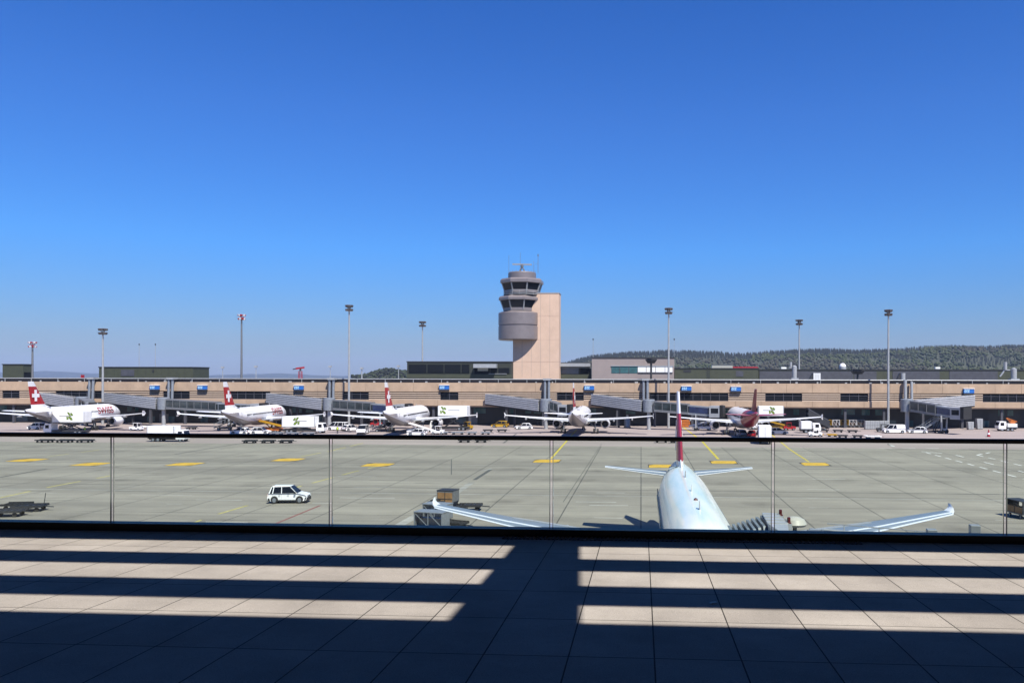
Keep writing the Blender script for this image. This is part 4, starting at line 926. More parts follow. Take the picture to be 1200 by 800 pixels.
# ------------------------------------------------------------------ ground vehicles
def wheel(t,x,y,r=.32,w=.22,fine=False,name='wheel'):
    m=MB(); m.lathe([(r*.62,-w/2),(r*.93,-w/2),(r,-w*.32),(r,w*.32),(r*.93,w/2),(r*.62,w/2)],n=22 if fine else 14,cap=True); o=m.build(name,BLK,t,smooth=True); o.rotation_euler.x=PI/2; o.location=(x,y,r)
    m=MB(); m.lathe([(r*.62,-w*.51),(r*.55,-w*.53),(r*.16,-w*.50)],n=18); m.lathe([(r*.62,w*.51),(r*.55,w*.53),(r*.16,w*.50)],n=18)
    if fine:
        for k in range(5):
            a=2*PI*k/5
            for s_ in(-1,1): m.bar((r*.1*math.cos(a),r*.1*math.sin(a),s_*w*.545),(r*.56*math.cos(a),r*.56*math.sin(a),s_*w*.545),.07,.02)
    m.build('rim',GALV,o)
    return o
def car(label,loc,rz,paint,kind='hatch',cat='car',name='parked_car',group=None,fine=False,clad=False,blank=False):
    t=thing(name,label,cat,loc,rz,group)
    if kind=='suv':   L_,Wd,H,zb,belt,hood=4.35,1.80,1.66,.24,.98,.30;  gh=[(-2.02,.98),(-1.75,1.62),(.35,1.66),(1.12,1.02)]; 
    elif kind=='van': L_,Wd,H,zb,belt,hood=5.0,1.95,2.0,.26,1.15,.30;  gh=[(-2.42,1.15),(-2.32,1.96),(1.15,2.0),(1.95,1.18)]
    else:             L_,Wd,H,zb,belt,hood=4.3,1.76,1.5,.22,.9,.28;    gh=[(-2.0,.9),(-1.5,1.44),(.3,1.5),(1.15,.93)]
    h=L_/2
    side=[(-h,zb+.2),(-h+.05,zb+.02),(h-.12,zb+.02),(h,zb+.22),(h,belt-.34),(h-.12,belt-.16),(gh[3][0]+.02,belt+.03),(gh[0][0],belt+.02),(-h+.02,belt-.06)]
    m=MB()
    def ring(y,ins): return [(x*(1-ins*.018),y,z if z>zb+.3 else z+ins*.02) for x,z in side]
    w=Wd/2
    m.loft([ring(-w+.10,3),ring(-w+.02,1),ring(-w,0),ring(w,0),ring(w-.02,1),ring(w-.10,3)])
    body=m.build('body',paint,t,smooth=True,bevel=.03 if fine else 0)
    # glass house with body-coloured roof and pillars
    wb,wt=w-.06,w-.22
    m=MB(); m.loft([[(x,-(wb+(wt-wb)*((z-belt)/(H-belt))),z) for x,z in gh],[(x,(wb+(wt-wb)*((z-belt)/(H-belt))),z) for x,z in gh]]); m.build('window',GLS,t)
    m=MB(); (bx,bz),(rx0,rz0),(rx1,rz1),(fx,fz)=gh
    m.tbox(rx0-.05,rx1+.05,-wt-.012,wt+.012,H-.09,rx0+.1,rx1-.08,-wt+.10,wt-.10,H+.035)
    def pil(xb,xt,wd):
        for s_ in(-1,1): m.bar((xb,s_*(wb+.004),belt),(xt,s_*(wt+.008),H-.05),wd,.035) if False else m.loft([[(xb-wd/2,s_*(wb-.02),belt),(xb+wd/2,s_*(wb-.02),belt),(xb+wd/2,s_*(wb+.012),belt),(xb-wd/2,s_*(wb+.012),belt)],[(xt-wd/2,s_*(wt-.02),H-.05),(xt+wd/2,s_*(wt-.02),H-.05),(xt+wd/2,s_*(wt+.014),H-.05),(xt-wd/2,s_*(wt+.014),H-.05)]])
    pil(bx+.05,rx0+.03,.10); pil(fx-.03,rx1+.0,.08); mid=(rx0+rx1)/2+.1; pil(mid,mid-.03,.07)
    pil((bx+mid)/2-.28,(rx0+mid)/2-.3,.09)
    if blank: pil((bx+mid)/2+.1,(rx0+mid)/2+.1,abs(mid-bx)*.98)
    if kind=='van': pil((mid+fx)/2-.2,(mid+rx1)/2-.2,.1)
    m.build('roof',paint,t,smooth=False)
    ax=h-.80; bxw=-h+.78; r=.34 if kind!='hatch' else .31
    for x in(ax,bxw):
        for s_ in(-1,1):
            wheel(t,x,s_*(w-.10),r,.22,fine)
    for x in(ax,bxw):
        for s_ in(-1,1):
            m=MB(); m.loft([[(x+(r+q)*math.cos(a*PI/8),s_*(w+.004),max(zb+.03,r+(r+q)*math.sin(a*PI/8))) for a in range(9)] for q in(.07,)]+[[(x+(r+.07)*math.cos(a*PI/8),s_*(w-.2),max(zb+.03,r+(r+.07)*math.sin(a*PI/8))) for a in range(9)]]); m.build('wheel_arch',BLK,t)
    if clad:
        for s_ in(-1,1): m=MB(); m.box(-h+.95,h-.95,s_*w-.016,s_*w+.016,zb,zb+.13); m.build('sill',BLK,t)
    m=MB()
    if clad: m.tbox(h-.30,h+.035,-w+.0,w-.0,zb-.02,h-.2,h+.012,-w+.06,w-.06,zb+.34); m.tbox(-h-.03,-h+.35,-w,w,zb,-h-.02,-h+.2,-w+.04,w-.04,zb+.30)
    else: m.box(h-.1,h+.03,-w+.12,w-.12,zb+.04,zb+.22); m.box(-h-.03,-h+.1,-w+.12,w-.12,zb+.04,zb+.2)
    m.build('bumper',BLK,t,bevel=.02 if fine else 0)
    for s_ in(-1,1):
        m=MB(); m.tbox(h-.16,h+.006,s_*(w-.3)-.2,s_*(w-.3)+.2,belt-.36,h-.26,h-.04,s_*(w-.3)-.2,s_*(w-.3)+.2,belt-.20); m.build('headlight',HEAD_L,t)
        m=MB(); m.box(-h-.012,-h+.1,s_*(w-.14)-.1,s_*(w-.14)+.1,belt-.30,belt-.02); m.build('taillight',TAIL_L,t)
        m=MB(); m.tbox(fx-.28,fx-.14,s_*(w+.09)-.09,s_*(w+.09)+.09,belt+.02,fx-.28,fx-.16,s_*(w+.08)-.07,s_*(w+.08)+.07,belt+.18); m.build('mirror',BLK,t)
    if fine:
        m=MB(); 
        for x in (mid,(bx+mid)/2-.25,fx-.12):
            for s_ in(-1,1): m.box(x-.004,x+.004,s_*(w-.002)-.004,s_*(w+.002)+.004,zb+.22,belt-.02)
        m.build('door_gap',BLK,body)
        m=MB()
        for s_ in(-1,1):
            for x in(mid-.22,fx-1.05 if False else mid+.75): m.cbox(x,s_*(w+.015),belt-.12,.2,.03,.035)
        m.build('door_handle',BLK,body)
        m=MB(); m.box(h-.03,h+.02,-.35,.35,belt-.36,belt-.26); m.build('grille',BLK,t)
    return t
def emblem(m,x0,z0,s,y,mi=0):     # loose green leaf strokes
    for pts in ([(0,.1),(.35,.0),(.9,.55),(.7,.8),(.2,.5)],[(.3,.75),(.8,.95),(1.1,1.5),(.7,1.45)],[(.75,.2),(1.15,.1),(1.2,.7),(1.0,.75)],[(-.1,.9),(.25,.8),(.55,1.3),(.2,1.35)]):
        m.add([(x0+a*s,y,z0+b*s) for a,b in pts],[tuple(range(len(pts)))],mi)
def catering(label,loc,rz,lift=0.,L_=7.2,Hb=2.35,mark=True,flip=1,group='white catering trucks'):
    t=thing('catering_truck',label,'truck',loc,rz,group); h=L_/2
    m=MB(); m.box(-h,h+.2,-.95,.95,.62,.92); m.box(-h,h+.2,-.5,.5,.4,.62); m.build('chassis',DRK,t)
    m=MB(); m.loft([[(x,y,z) for x,z in((h+.25,.5),(h+2.05,.5),(h+2.1,1.3),(h+1.75,2.35),(h+.25,2.4))] for y in(-1.1,1.1)]); c=m.build('cab',WV,t,bevel=.06)
    m=MB(); m.loft([[(x,y,z) for x,z in((h+2.085,1.36),(h+2.11,1.36),(h+1.80,2.2),(h+1.76,2.2))] for y in(-.98,.98)]); m.build('windshield',GLS,c)
    m=MB()
    for s_ in(-1,1): m.box(h+.75,h+1.6,s_*1.105-.008,s_*1.105+.008,1.35,2.1)
    m.build('cab_window',GLS,c)
    zb=1.05+lift
    m=MB(); m.box(-h,h,-1.2,1.2,zb,zb+Hb); bx=m.build('cargo_box',WB,t,bevel=.04)
    m=MB()
    for x in(-h+.06,h-.06):
        for s_ in(-1,1): m.box(x-.07,x+.07,s_*1.215-.012,s_*1.215+.012,zb,zb+Hb)
    m.box(-h-.012,-h+.002,-.02,.02,zb+.1,zb+Hb-.1); m.box(-h,h,-1.23,1.23,zb-.14,zb-.003); m.build('box_trim',LGT,bx)
    if mark:
        for s_ in(-1,1):
            m=MB(); emblem(m,(-h*.30) if flip>0 else h*.45,zb+.35,1.25,s_*1.222); m.build('green_print',GRN,bx)
            m=MB(); m.box(.4*flip-1.2,.4*flip+1.6,s_*1.216-.004,s_*1.216+.004,zb+1.25,zb+1.36); m.build('grey_print',STL,bx)
    if lift>.3:
        m=MB()
        for s_ in(-1,1):
            m.bar((-h*.55,s_*.7,1.),(h*.55,s_*.7,zb-.1),.16,.2); m.bar((h*.55,s_*.7,1.),(-h*.55,s_*.7,zb-.1),.16,.2)
        for x in(-h*.55,h*.55,0): m.tube((x,-.8,1. if x else (1+zb)/2-.05),(x,.8,1. if x else (1+zb)/2-.05),.09,n=8)
        m.build('scissor_lift',DRK,t)
    for x in(-h+1.2,-h+2.2,h+1.2):
        for s_ in(-1,1): wheel(t,x,s_*.95,.42,.28)
    return t
def dolly(t_or_label,loc,rz,L_=3.0,W_=1.6,col=DRK,n=1,group=None,name='baggage_dolly',load=None,rails=False):
    t=thing(name,t_or_label,'dolly',loc,rz,group)
    gap=.9
    for i in range(n):
        x0=i*(L_+gap)-(n-1)*(L_+gap)/2
        m=MB(); m.box(x0-L_/2,x0+L_/2,-W_/2,W_/2,.42,.52)
        for k in range(5): m.tube((x0-L_/2+.25+k*(L_-.5)/4,-W_/2+.05,.545),(x0-L_/2+.25+k*(L_-.5)/4,W_/2-.05,.545),.05,n=8)
        m.box(x0-L_/2,x0+L_/2,-W_/2-.04,-W_/2,.40,.62); m.box(x0-L_/2,x0+L_/2,W_/2,W_/2+.04,.40,.62)
        pl=m.build('platform',col,t)
        m=MB(); m.bar((x0+L_/2,0,.42),(x0+L_/2+gap*.85,0,.36),.1,.08); m.bar((x0-L_/2+.3,0,.36),(x0+L_/2-.2,0,.36),.3,.12); m.build('towbar',DRK,pl)
        if rails:
            m=MB(); m.tube((x0+L_/2-.1,0,.5),(x0+L_/2+.05,0,1.7),.035,n=6); m.build('raised_towbar',DRK,pl)
        for x in(x0-L_/2+.45,x0+L_/2-.45):
            for s_ in(-1,1):
                m=MB(); m.tube((x,s_*(W_/2-.15)-.07,.2),(x,s_*(W_/2-.15)+.07,.2),.2,n=12); m.build('wheel',BLK,pl)
    return t
def tug(label,loc,rz,paint=WV,cat='tractor',name='baggage_tractor',cabin=True):
    t=thing(name,label,cat,loc,rz)
    m=MB(); m.loft([[(x,y,z) for x,z in((-1.45,.35),(1.45,.35),(1.5,.95),(.4,1.05),(.35,.8),(-.6,.8),(-.65,1.05),(-1.45,1.0))] for y in(-.7,.7)]); m.build('body',paint,t,bevel=.04)
    m=MB(); m.box(-.5,-.05,-.5,.5,.82,1.02); m.box(-.6,-.5,-.5,.5,.82,1.45); m.build('seat',BLK,t)
    if cabin:
        m=MB()
        for x in(-.72,.42):
            for y in(-.62,.62): m.bar((x,y,.9),(x*.95,y,1.85),.07,.07)
        m.box(-.82,.5,-.7,.7,1.85,1.92); m.build('roof_frame',paint,t)
        m=MB(); m.box(.41,.43,-.58,.58,1.08,1.8); m.build('windshield',GLS,t)
    for x in(-.95,.95):
        for s_ in(-1,1): wheel(t,x,s_*.62,.32,.2)
    return t
def belt_loader(label,loc,rz,paint=WV,belt=TAN,rise=2.,L_=7.,z0=.8):
    t=thing('belt_loader',label,'belt loader',loc,rz)
    m=MB(); m.loft([[(x,y,z) for x,z in((-2.4,.4),(2.4,.4),(2.45,.95),(1.2,1.05),(-2.4,.95))] for y in(-1.,.2)]); m.box(-2.4,2.2,.2,1.,.4,.7); m.build('body',paint,t,bevel=.04)
    m=MB(); m.bar((-L_/2,.55,z0),(L_/2,.55,z0+rise),.9,.22); m.build('conveyor_belt',belt,t)
    m=MB(); 
    for s_ in(-1,1): m.bar((-L_/2,.55+s_*.52,z0+.12),(L_/2,.55+s_*.52,z0+rise+.12),.08,.3)
    m.bar((-.6,.55,.7),(1.4,.55,z0+rise*.65),.2,.2); m.build('conveyor_frame',YEL if belt is ORG else paint,t)
    m=MB(); m.box(.2,.7,-.7,-.1,.96,1.1); m.box(.1,.2,-.7,-.1,.96,1.6); m.build('seat',BLK,t)
    for x in(-1.6,1.6):
        for s_ in(-1,1): wheel(t,x,s_*.86,.36,.22)
    return t
def stairs(label,loc,rz,h=3.,L_=6.,col=STL,covered=False,base=WV):
    t=thing('passenger_stairs',label,'stairs',loc,rz)
    m=MB(); m.bar((-L_/2,0,.5),(L_/2-1.,0,h),1.3,.2)
    n=14
    for i in range(n): x=-L_/2+(L_-1.)*i/n; z=.5+(h-.5)*i/n; m.box(x,x+.3,-.62,.62,z+.08,z+.2)
    m.box(L_/2-1.05,L_/2+.2,-.7,.7,h,h+.12); m.build('flight',col,t)
    m=MB()
    for s_ in(-1,1):
        m.bar((-L_/2,s_*.7,1.5),(L_/2-1.,s_*.7,h+1.05),.07,.07); m.bar((L_/2-1.,s_*.72,h+1.05),(L_/2+.2,s_*.72,h+1.05),.07,.07)
        for i in range(6): x=-L_/2+(L_-1.)*i/5; z=.5+(h-.5)*i/5; m.bar((x,s_*.7,z),(x,s_*.7,z+1.02),.05,.05)
    m.build('handrail',GALV,t)
    if covered:
        m=MB(); 
        for s_ in(-1,1): m.loft([[(-L_/2,s_*.78,.7),(-L_/2,s_*.82,.7),(-L_/2,s_*.82,2.3),(-L_/2,s_*.78,2.3)],[(L_/2,s_*.78,h),(L_/2,s_*.82,h),(L_/2,s_*.82,h+2.1),(L_/2,s_*.78,h+2.1)]])
        m.loft([[(-L_/2,-.85,2.3),(-L_/2,.85,2.3),(-L_/2,.6,2.6),(-L_/2,-.6,2.6)],[(L_/2,-.85,h+2.1),(L_/2,.85,h+2.1),(L_/2,.6,h+2.4),(L_/2,-.6,h+2.4)]]); m.build('canopy',col,t)
    m=MB(); m.box(-L_*.35,L_*.3,-.9,.9,.3,.62); m.bar((L_*.1,.5,.6),(L_*.3,.5,h-.3),.15,.15); m.bar((L_*.1,-.5,.6),(L_*.3,-.5,h-.3),.15,.15); m.build('chassis',base,t)
    for x in(-L_*.28,L_*.22):
        for s_ in(-1,1): wheel(t,x,s_*.85,.34,.22)
    return t
def worker(label,loc,rz):
    me=D.meshes.new('person'); P=[(0,0,.92),(0,0,1.15),(0,0,1.36),(0,0,1.47),(.02,0,1.58),(.02,0,1.70),(0,.1,.88),(.08,.12,.48),(.0,.12,.08),(.16,.13,.05),(0,-.1,.88),(-.06,-.12,.48),(-.16,-.12,.09),(-.02,-.13,.05),(0,.19,1.38),(.02,.27,1.12),(.2,.26,1.02),(0,-.19,1.38),(-.04,-.27,1.12),(.1,-.28,.92)]
    Rr=[.15,.145,.15,.065,.10,.085,.1,.07,.05,.045,.1,.07,.05,.045,.075,.052,.04,.075,.052,.04]
    E=[(0,1),(1,2),(2,3),(3,4),(4,5),(0,6),(6,7),(7,8),(8,9),(0,10),(10,11),(11,12),(12,13),(2,14),(14,15),(15,16),(2,17),(17,18),(18,19)]
    me.from_pydata(P,E,[]); me.materials.append(NAVY); me.skin_vertices or me.attributes
    o=D.objects.new('person',me); COL.objects.link(o); o.location=loc; o.rotation_euler.z=rz
    sk=o.modifiers.new('skin','SKIN'); ss=o.modifiers.new('sub','SUBSURF'); ss.levels=ss.render_levels=1
    if me.skin_vertices:
        for i,r in enumerate(Rr): me.skin_vertices[0].data[i].radius=(r,r)
        me.skin_vertices[0].data[0].use_root=True
    tag(o,label,'person')
    m=MB(); m.lathe([(.17,.9),(.19,1.1),(.2,1.3),(.13,1.45),(.08,1.47)],n=14); v=m.build('hi_vis_vest',HIV,o,smooth=True); v.scale=(1.02,1.2,1)
    m=MB(); m.lathe([(.02,1.56),(.095,1.58),(.105,1.66),(.06,1.74),(.01,1.76)],(.02,0,0),n=14); m.build('face_and_cap',SKIN,o,smooth=True)
    return o
def gpv(u,v): return gp(u,v)
A=R
# near-left foreground of the apron
car('small white off-road car with black bumpers alone on the open apron',gp(339,588.3),A(8),WV,'suv',fine=True,clad=True,group=None).scale=(.91,.97,1.04)
DG_='dark flat dollies at the left edge of the apron'
dolly('dark flat dolly with raised towbar, the right one at the left edge of the apron',gp(35,598.2),A(12),2.7,1.6,DRK,rails=True,group=DG_)
dolly('dark flat dolly cut off by the left picture edge',gp(9,604.5),A(12),2.7,1.6,DRK,group=DG_)
dolly('black dolly behind the two at the left edge, mostly hidden',gp(20,596.2),A(12),2.3,1.5,BLK,group=DG_)
# white, grey and tan gear by the left wing tip
def ldc(label,loc,rz):
    t=thing('cargo_container',label,'container',loc,rz)
    m=MB(); m.loft([[(x,y,z) for x,z in((-.78,.0),(.78,.0),(1.0,.45),(1.0,1.6),(-1.,1.6),(-1.,.45))] for y in(-.76,.76)]); m.build('shell',STL,t)
    m=MB(); m.loft([[(x,y,z) for x,z in((-.70,.06),(.70,.06),(.9,.48),(.9,1.42),(-.9,1.42),(-.9,.48))] for y in(-.785,-.765)]); m.build('curtain',TAN,t)
    m=MB(); m.box(-1.02,1.02,-.8,.79,1.6,1.66); m.box(-.04,.04,-.80,-.786,.06,1.5); m.box(-.9,.9,-.80,-.786,.7,.78); m.build('frame',DRK,t)
    return t
p=gp(525,598.5); dolly('flat dolly under the tan curtained cargo container by the left wing tip',p,A(-10),2.6,1.7,DRK)
o=ldc('grey cargo container with tan curtain riding a dolly beside the left wing tip',p+Vector((0,0,.60)),A(-12)); o.scale=(.86,.9,.9)
t=thing('ground_power_unit','black ground power unit left of the tan curtained container','machine',gp(511.5,600),A(-10))
m=MB(); m.cbox(0,0,.35,1.5,1.,.75); m.build('casing',DRK,t,bevel=.06); m=MB(); m.cbox(-.1,0,1.1,.8,.7,.12); m.build('lid',BLK,t)
for x in(-.5,.5):
    for s_ in(-1,1): wheel(t,x,s_*.45,.22,.14)
dolly('low dark roller dolly right of the tan curtained container',gp(551,597.5),A(3),2.3,1.3,DRK)
def cart(label,loc,rz,L_=3.,col=GALV,curtain=None,group='grey baggage carts by the left wing tip'):
    t=thing('baggage_cart',label,'baggage cart',loc,rz,group)
    m=MB(); m.box(-L_/2,L_/2,-.8,.8,.45,.58); m.build('platform',STL,t)
    m=MB()
    for x in(-L_/2+.05,0,L_/2-.05):
        for y in(-.76,.76): m.bar((x,y,.58),(x,y,1.95),.07,.07)
    m.box(-L_/2-.03,L_/2+.03,-.84,.84,1.95,2.02); m.box(-L_/2,-L_/2+.04,-.78,.78,.58,1.95); m.box(L_/2-.04,L_/2,-.78,.78,.58,1.95); 
    for k in(-1,1): m.bar((-L_/2+.1 if k<0 else .1,-.77,1.85),(-.1 if k<0 else L_/2-.1,-.77,.7),.05,.05)
    m.build('cage',col,t)
    m=MB(); m.box(-L_/2+.06,L_/2-.06,-.1,.74,.6,1.3); m.build('bags',STL if curtain is None else curtain,t)
    m=MB(); m.bar((L_/2,0,.45),(L_/2+.9,0,.35),.1,.08); m.build('towbar',DRK,t)
    for x in(-L_/2+.5,L_/2-.5):
        for s_ in(-1,1): wheel(t,x,s_*.62,.22,.14)
    return t
cart('grey covered baggage cart partly under the left wing tip, farther one',gp(513,612),A(-14),2.7).scale=(.86,.86,.86)
cart('grey covered baggage cart nearest the terrace plinth, left of the wing',gp(506,622.5),A(-14),3.).scale=(.88,.88,.86)
dolly('black dolly heap right of the grey baggage carts',gp(533,619),A(-20),2.,1.4,BLK)
t=cart('dark loaded baggage cart cut off by the right picture edge',gp(1196,606),A(100),3.,DRK,TAN,None); t.scale=(.82,.82,.82)
# far row, left to right
car('white car behind the tail of the leftmost airliner',gp(43,503),A(165),WV,'suv')
catering('catering truck with lifted box, facing left in front of the leftmost airliner',gp(84,508.5),A(180),lift=1.75,L_=7.6,flip=1)
worker('ground worker in hi-vis vest under the leftmost lifted catering box',gp(99.5,508.5),A(-80))
dolly('train of dark dollies in front of the leftmost airliner',gp(76,518.3),A(4),3.,1.6,DRK,3)
tug('low white tractor left of the white box truck',gp(160,504.5),A(175),WV)
dolly('pale flat dolly behind the white box truck at left',gp(172,502),A(5),3.4,1.8,WV)
t=catering('white box truck with bare panels standing before the second jet bridge',gp(192,517),A(0),lift=.0,L_=5.6,Hb=2.1,mark=False)
dolly('small dark dolly right of the white box truck at left',gp(224,503),A(3),2.4,1.4,DRK)
car('white car, left of the pair beneath the second airliner',gp(282,508.5),A(175),WV,'hatch')
car('white car, right of the pair beneath the second airliner',gp(305.5,508.3),A(3),WV,'hatch')
belt_loader('orange belt loader under the nose of the second airliner',gp(318,506),A(174),ORG,ORG,1.6,7.5,1.2)
dolly('train of black dollies below the pair of white cars',gp(314,519),A(5),2.6,1.5,DRK,3)
dolly('row of pale dollies in front of the lowered catering truck',gp(343,509.5),A(2),2.6,1.5,GALV,3)
catering('catering truck with lowered box and green print left of the third airliner',gp(352,507),A(0),lift=.45,L_=7.8)
car('white van under the glass tunnel of the third jet bridge',gp(396,504),A(170),WV,'van','van','parked_van')
worker('ground worker in yellow vest in front of the white van near the third bridge',gp(395.5,508),A(-90))
car('white small car at the foot of the tall left mast',gp(411,504.5),A(60),WV,'hatch')
car('white minibus seen front-on between the second mast and the third airliner',gp(425.5,508),A(-82),WV,'van','van','parked_van')
tug('red tow tractor under the wing left of the third airliner',gp(441,499.5),A(10),RED)
stairs('grey mobile steps behind the tail of the third airliner',gp(449,505.5),A(15),2.6,5.,STL,base=DRK)
stairs('dark mobile steps behind the tail of the second airliner',gp(264,503.5),A(20),2.2,5.,DRK,base=DRK)
belt_loader('long tan belt loader along the side of the third airliner',gp(489,508),A(172),WV,TAN,2.2,8.,.8)
car('white pickup-like car in front of the third airliner',gp(489,510),A(178),WV,'hatch')
tug('white baggage tractor right of the third airliner engine',gp(513,508.8),A(180),WV)
dolly('pale dollies behind the white baggage tractor right of the third airliner',gp(527,508.8),A(1),2.8,1.5,GALV,2)
catering('catering truck with box raised high, green and black print, right of the third airliner',gp(532,504),A(180),lift=2.6,L_=7.4,flip=-1)
tug('yellow tow tractor under the raised catering box right of the third airliner',gp(547,503),A(160),YEL)
dolly('silver dollies left of the yellow car',gp(561,509),A(4),2.2,1.4,GALV,2)
dolly('dark dollies below the yellow car',gp(580,506),A(10),2.4,1.4,DRK,2)
dolly('black dolly train showing just under the handrail near the picture middle',gp(554,518.3),A(4),2.4,1.4,DRK,2)
car('yellow car parked before the undercroft left of the tower',gp(586,500.6),A(175),YEL,'suv')
car('silver white car between the yellow car and the airliner seen from behind',gp(613.5,502.8),A(205),WV,'hatch')
dolly('black dolly behind the near red fin at left',gp(775,518.5),A(3),2.6,1.5,DRK,1)
dolly('small black dolly touching the near red fin on its left',gp(788.5,518.8),A(3),1.4,1.3,DRK,1)
t=thing('crate_stack','stack of orange crates right of the near red fin','crates',gp(803,500.5),A(4))
m=MB()
for k in range(3):
    m.tbox(-1.15,1.15,-.6,.6,.14+k*.62,-1.2,1.2,-.64,.64,.14+k*.62+.56)
m.build('crate',ORG,t,bevel=.03); m=MB(); m.box(-1.25,1.25,-.7,.7,0,.13); m.build('pallet',TAN,t)
belt_loader('grey belt loader with white cab right of the orange crates',gp(823,504),A(5),WV,STL,1.5,6.5,.9)
t=car('red car seen from behind beside the white box truck at right',gp(881,512),A(80),RED,'hatch')
car('silver car left of the red car',gp(868,511),A(100),LGT,'hatch')
catering('white box truck seen from behind, right of the red car',gp(896,519.5),A(84),lift=.0,L_=5.4,Hb=2.5,mark=False)
catering('catering truck with box raised behind the white box truck at right',gp(903,503),A(178),lift=2.5,L_=6.2)
car('white pickup car right of the white box truck',gp(912,508.6),A(2),WV,'hatch')
belt_loader('yellow loader behind the white pickup car',gp(914,503.5),A(175),YEL,YEL,1.2,5.,.8)
tug('small red tractor between the yellow loader and the white truck',gp(925,504),A(0),RED)
t=catering('short white truck left of the dark covered steps',gp(944,507),A(0),lift=0.,L_=2.6,Hb=1.7,mark=False)
stairs('dark covered boarding steps at right of the dark red airliner',gp(958,504.5),A(-165),3.2,5.6,DRK,covered=True,base=DRK)
tug('white baggage tractor with loaded carts at right',gp(955,511.5),A(180),WV)
dolly('yellow ended dollies behind the white baggage tractor at right',gp(967,511.5),A(0),2.2,1.4,YEL,2)
dolly('upper row of dark dollies right of the covered steps',gp(982,506.5),A(-10),2.4,1.4,DRK,3)
dolly('lower row of dark dollies right of the covered steps',gp(1005,513),A(-8),2.2,1.4,DRK,3)
dolly('flat white dolly lying right of the dark dolly rows',gp(1023,513.5),A(0),3.2,1.7,WV,1)
for i,u in enumerate((969,979,989,998.5,1008)):
    cart(('yellow and white baggage cart at the left end of the row under the pier','second baggage cart from the left in the row under the pier','middle baggage cart in the row under the pier','second baggage cart from the right in the row under the pier','white baggage cart at the right end of the row under the pier')[i],gp(u,500.6),A(2),1.9,(YEL,WV,YEL,WV,LGT)[i],TAN,'baggage carts in a row under the pier')
for i in range(5):
    t=thing('pale_container',('leftmost pale container of the row beside the right white mast','second pale container from the left beside the right white mast','third pale container from the left beside the right white mast','fourth pale container from the left beside the right white mast','rightmost pale container of the row, at the right white mast')[i],'container',gp(1016+i*5.6,503.0),A(2),'pale containers beside the right mast')
    m=MB(); m.cbox(0,0,.12,1.14,1.2,2.05); m.build('shell',[LGT],t,bevel=.03); m=MB(); m.box(-.02,.02,-.615,-.6,.2,2.1); m.box(-.5,.5,-.612,-.6,1.1,1.16); m.build('door_seam',STL,t); m=MB(); m.cbox(-.4,0,0,.12,1.,.119); m.cbox(.4,0,0,.12,1.,.119); m.build('foot',DRK,t)
car('rounded white van with blank sides beside the pale containers',gp(1047.5,507.3),A(180),WV,'van','van','parked_van',blank=True)
tug('dark tow tractor left of the rounded white van',gp(1034.5,506),A(175),DRK)
car('white car at the foot of the boarding steps at right',gp(1075,507.5),A(175),WV,'hatch')
stairs('mobile boarding steps leaning up to the rightmost jet bridge cab',gp(1092,507),A(8),3.4,5.8,GALV,base=DRK)
for u,v,lab,h in((1137,503.3,'left pale equipment cabinet past the rightmost jet bridge',2.0),(1147.5,502.8,'right taller pale equipment cabinet past the rightmost jet bridge',2.7)):
    t=thing('equipment_cabinet',lab,'cabinet',gp(u,v),A(10)); m=MB(); m.tbox(-.7,.7,-.5,.5,.15,-.9,.7,-.5,.5,h); m.build('cabinet',LGT,t,bevel=.04); m=MB(); m.cbox(0,0,0,1.3,.9,.148); m.build('base',STL,t); m=MB(); m.box(-.02,.02,-.512,-.5,.3,h-.2); m.build('door_seam',STL,t)
t=catering('white service truck with orange crane gear at the far right',gp(1184,504.8),A(180),lift=0,L_=2.4,Hb=.8,mark=False)
m=MB(); m.bar((-.9,0,1.6),(1.,.2,3.2),.3,.3); m.bar((1.,.2,3.2),(-1.4,.4,2.3),.25,.25); m.cbox(-.4,0,1.86,1.2,1.,.7); m.build('crane_arm',ORG,t)
t=thing('traffic_cone','red and white traffic cone alone on the stand at right','cone',gp(1158.5,511.5)); m=MB(); m.lathe([(.34,.06),(.27,.5)],n=14); m.lathe([(.2,.9),(.07,1.6)],n=14); m.build('cone',RED,t); m=MB(); m.lathe([(.27,.5),(.2,.9)],n=14); m.build('white_band',WV,t); m=MB(); m.cbox(0,0,0,.9,.9,.06); m.build('base',BLK,t)
t=thing('equipment_post','white equipment post under the wing right of the airliner seen from behind','post',gp(735,501)); m=MB(); m.lathe([(.8,.2),(.8,2.),(.6,2.3)],n=16); m.build('tank',GALV,t,smooth=True); m=MB(); m.cbox(0,0,0,1.9,1.6,.2); m.build('skid',DRK,t); m=MB(); m.lathe([(.3,2.3),(.3,3.3),(.1,3.4)],n=12); m.build('valve_dome',LGT,t,smooth=True)
# ------------------------------------------------------------------ near boarding bridge and roof gear below the terrace
t=thing('boarding_bridge','near boarding bridge with ribbed bellows, slanted roof and red beacons beside the near airliner','jet bridge',(xat(925,38),38,0))
bx,by,_=t.location
P2=lambda x,y,z: (x-bx,y-by,z)
BELL=mat('bellows_fabric',(.22,.26,.29),.5,var=.3,scale=2.)
m=MB()
for i in range(10):     # bellows hoops from the aircraft side to the cab
    f=i/9; x=4.15+f*2.2; zt=5.55+f*.55; w0=1.75
    pts=[(-w0,3.),(-w0,zt-.55),(-w0+.45,zt),(w0-.45,zt),(w0,zt-.55),(w0,3.)]
    m.loft([[P2(x+dx,39.6+.08*i+y,z) for y,z in pts] for dx in(-.08,.05)])
m.build('bellows',BELL,t)
m=MB(); pts=[(-1.6,3.),(-1.6,.0),(-1.15,.0),(1.15,.0),(1.6,-.0),(1.6,3.)]
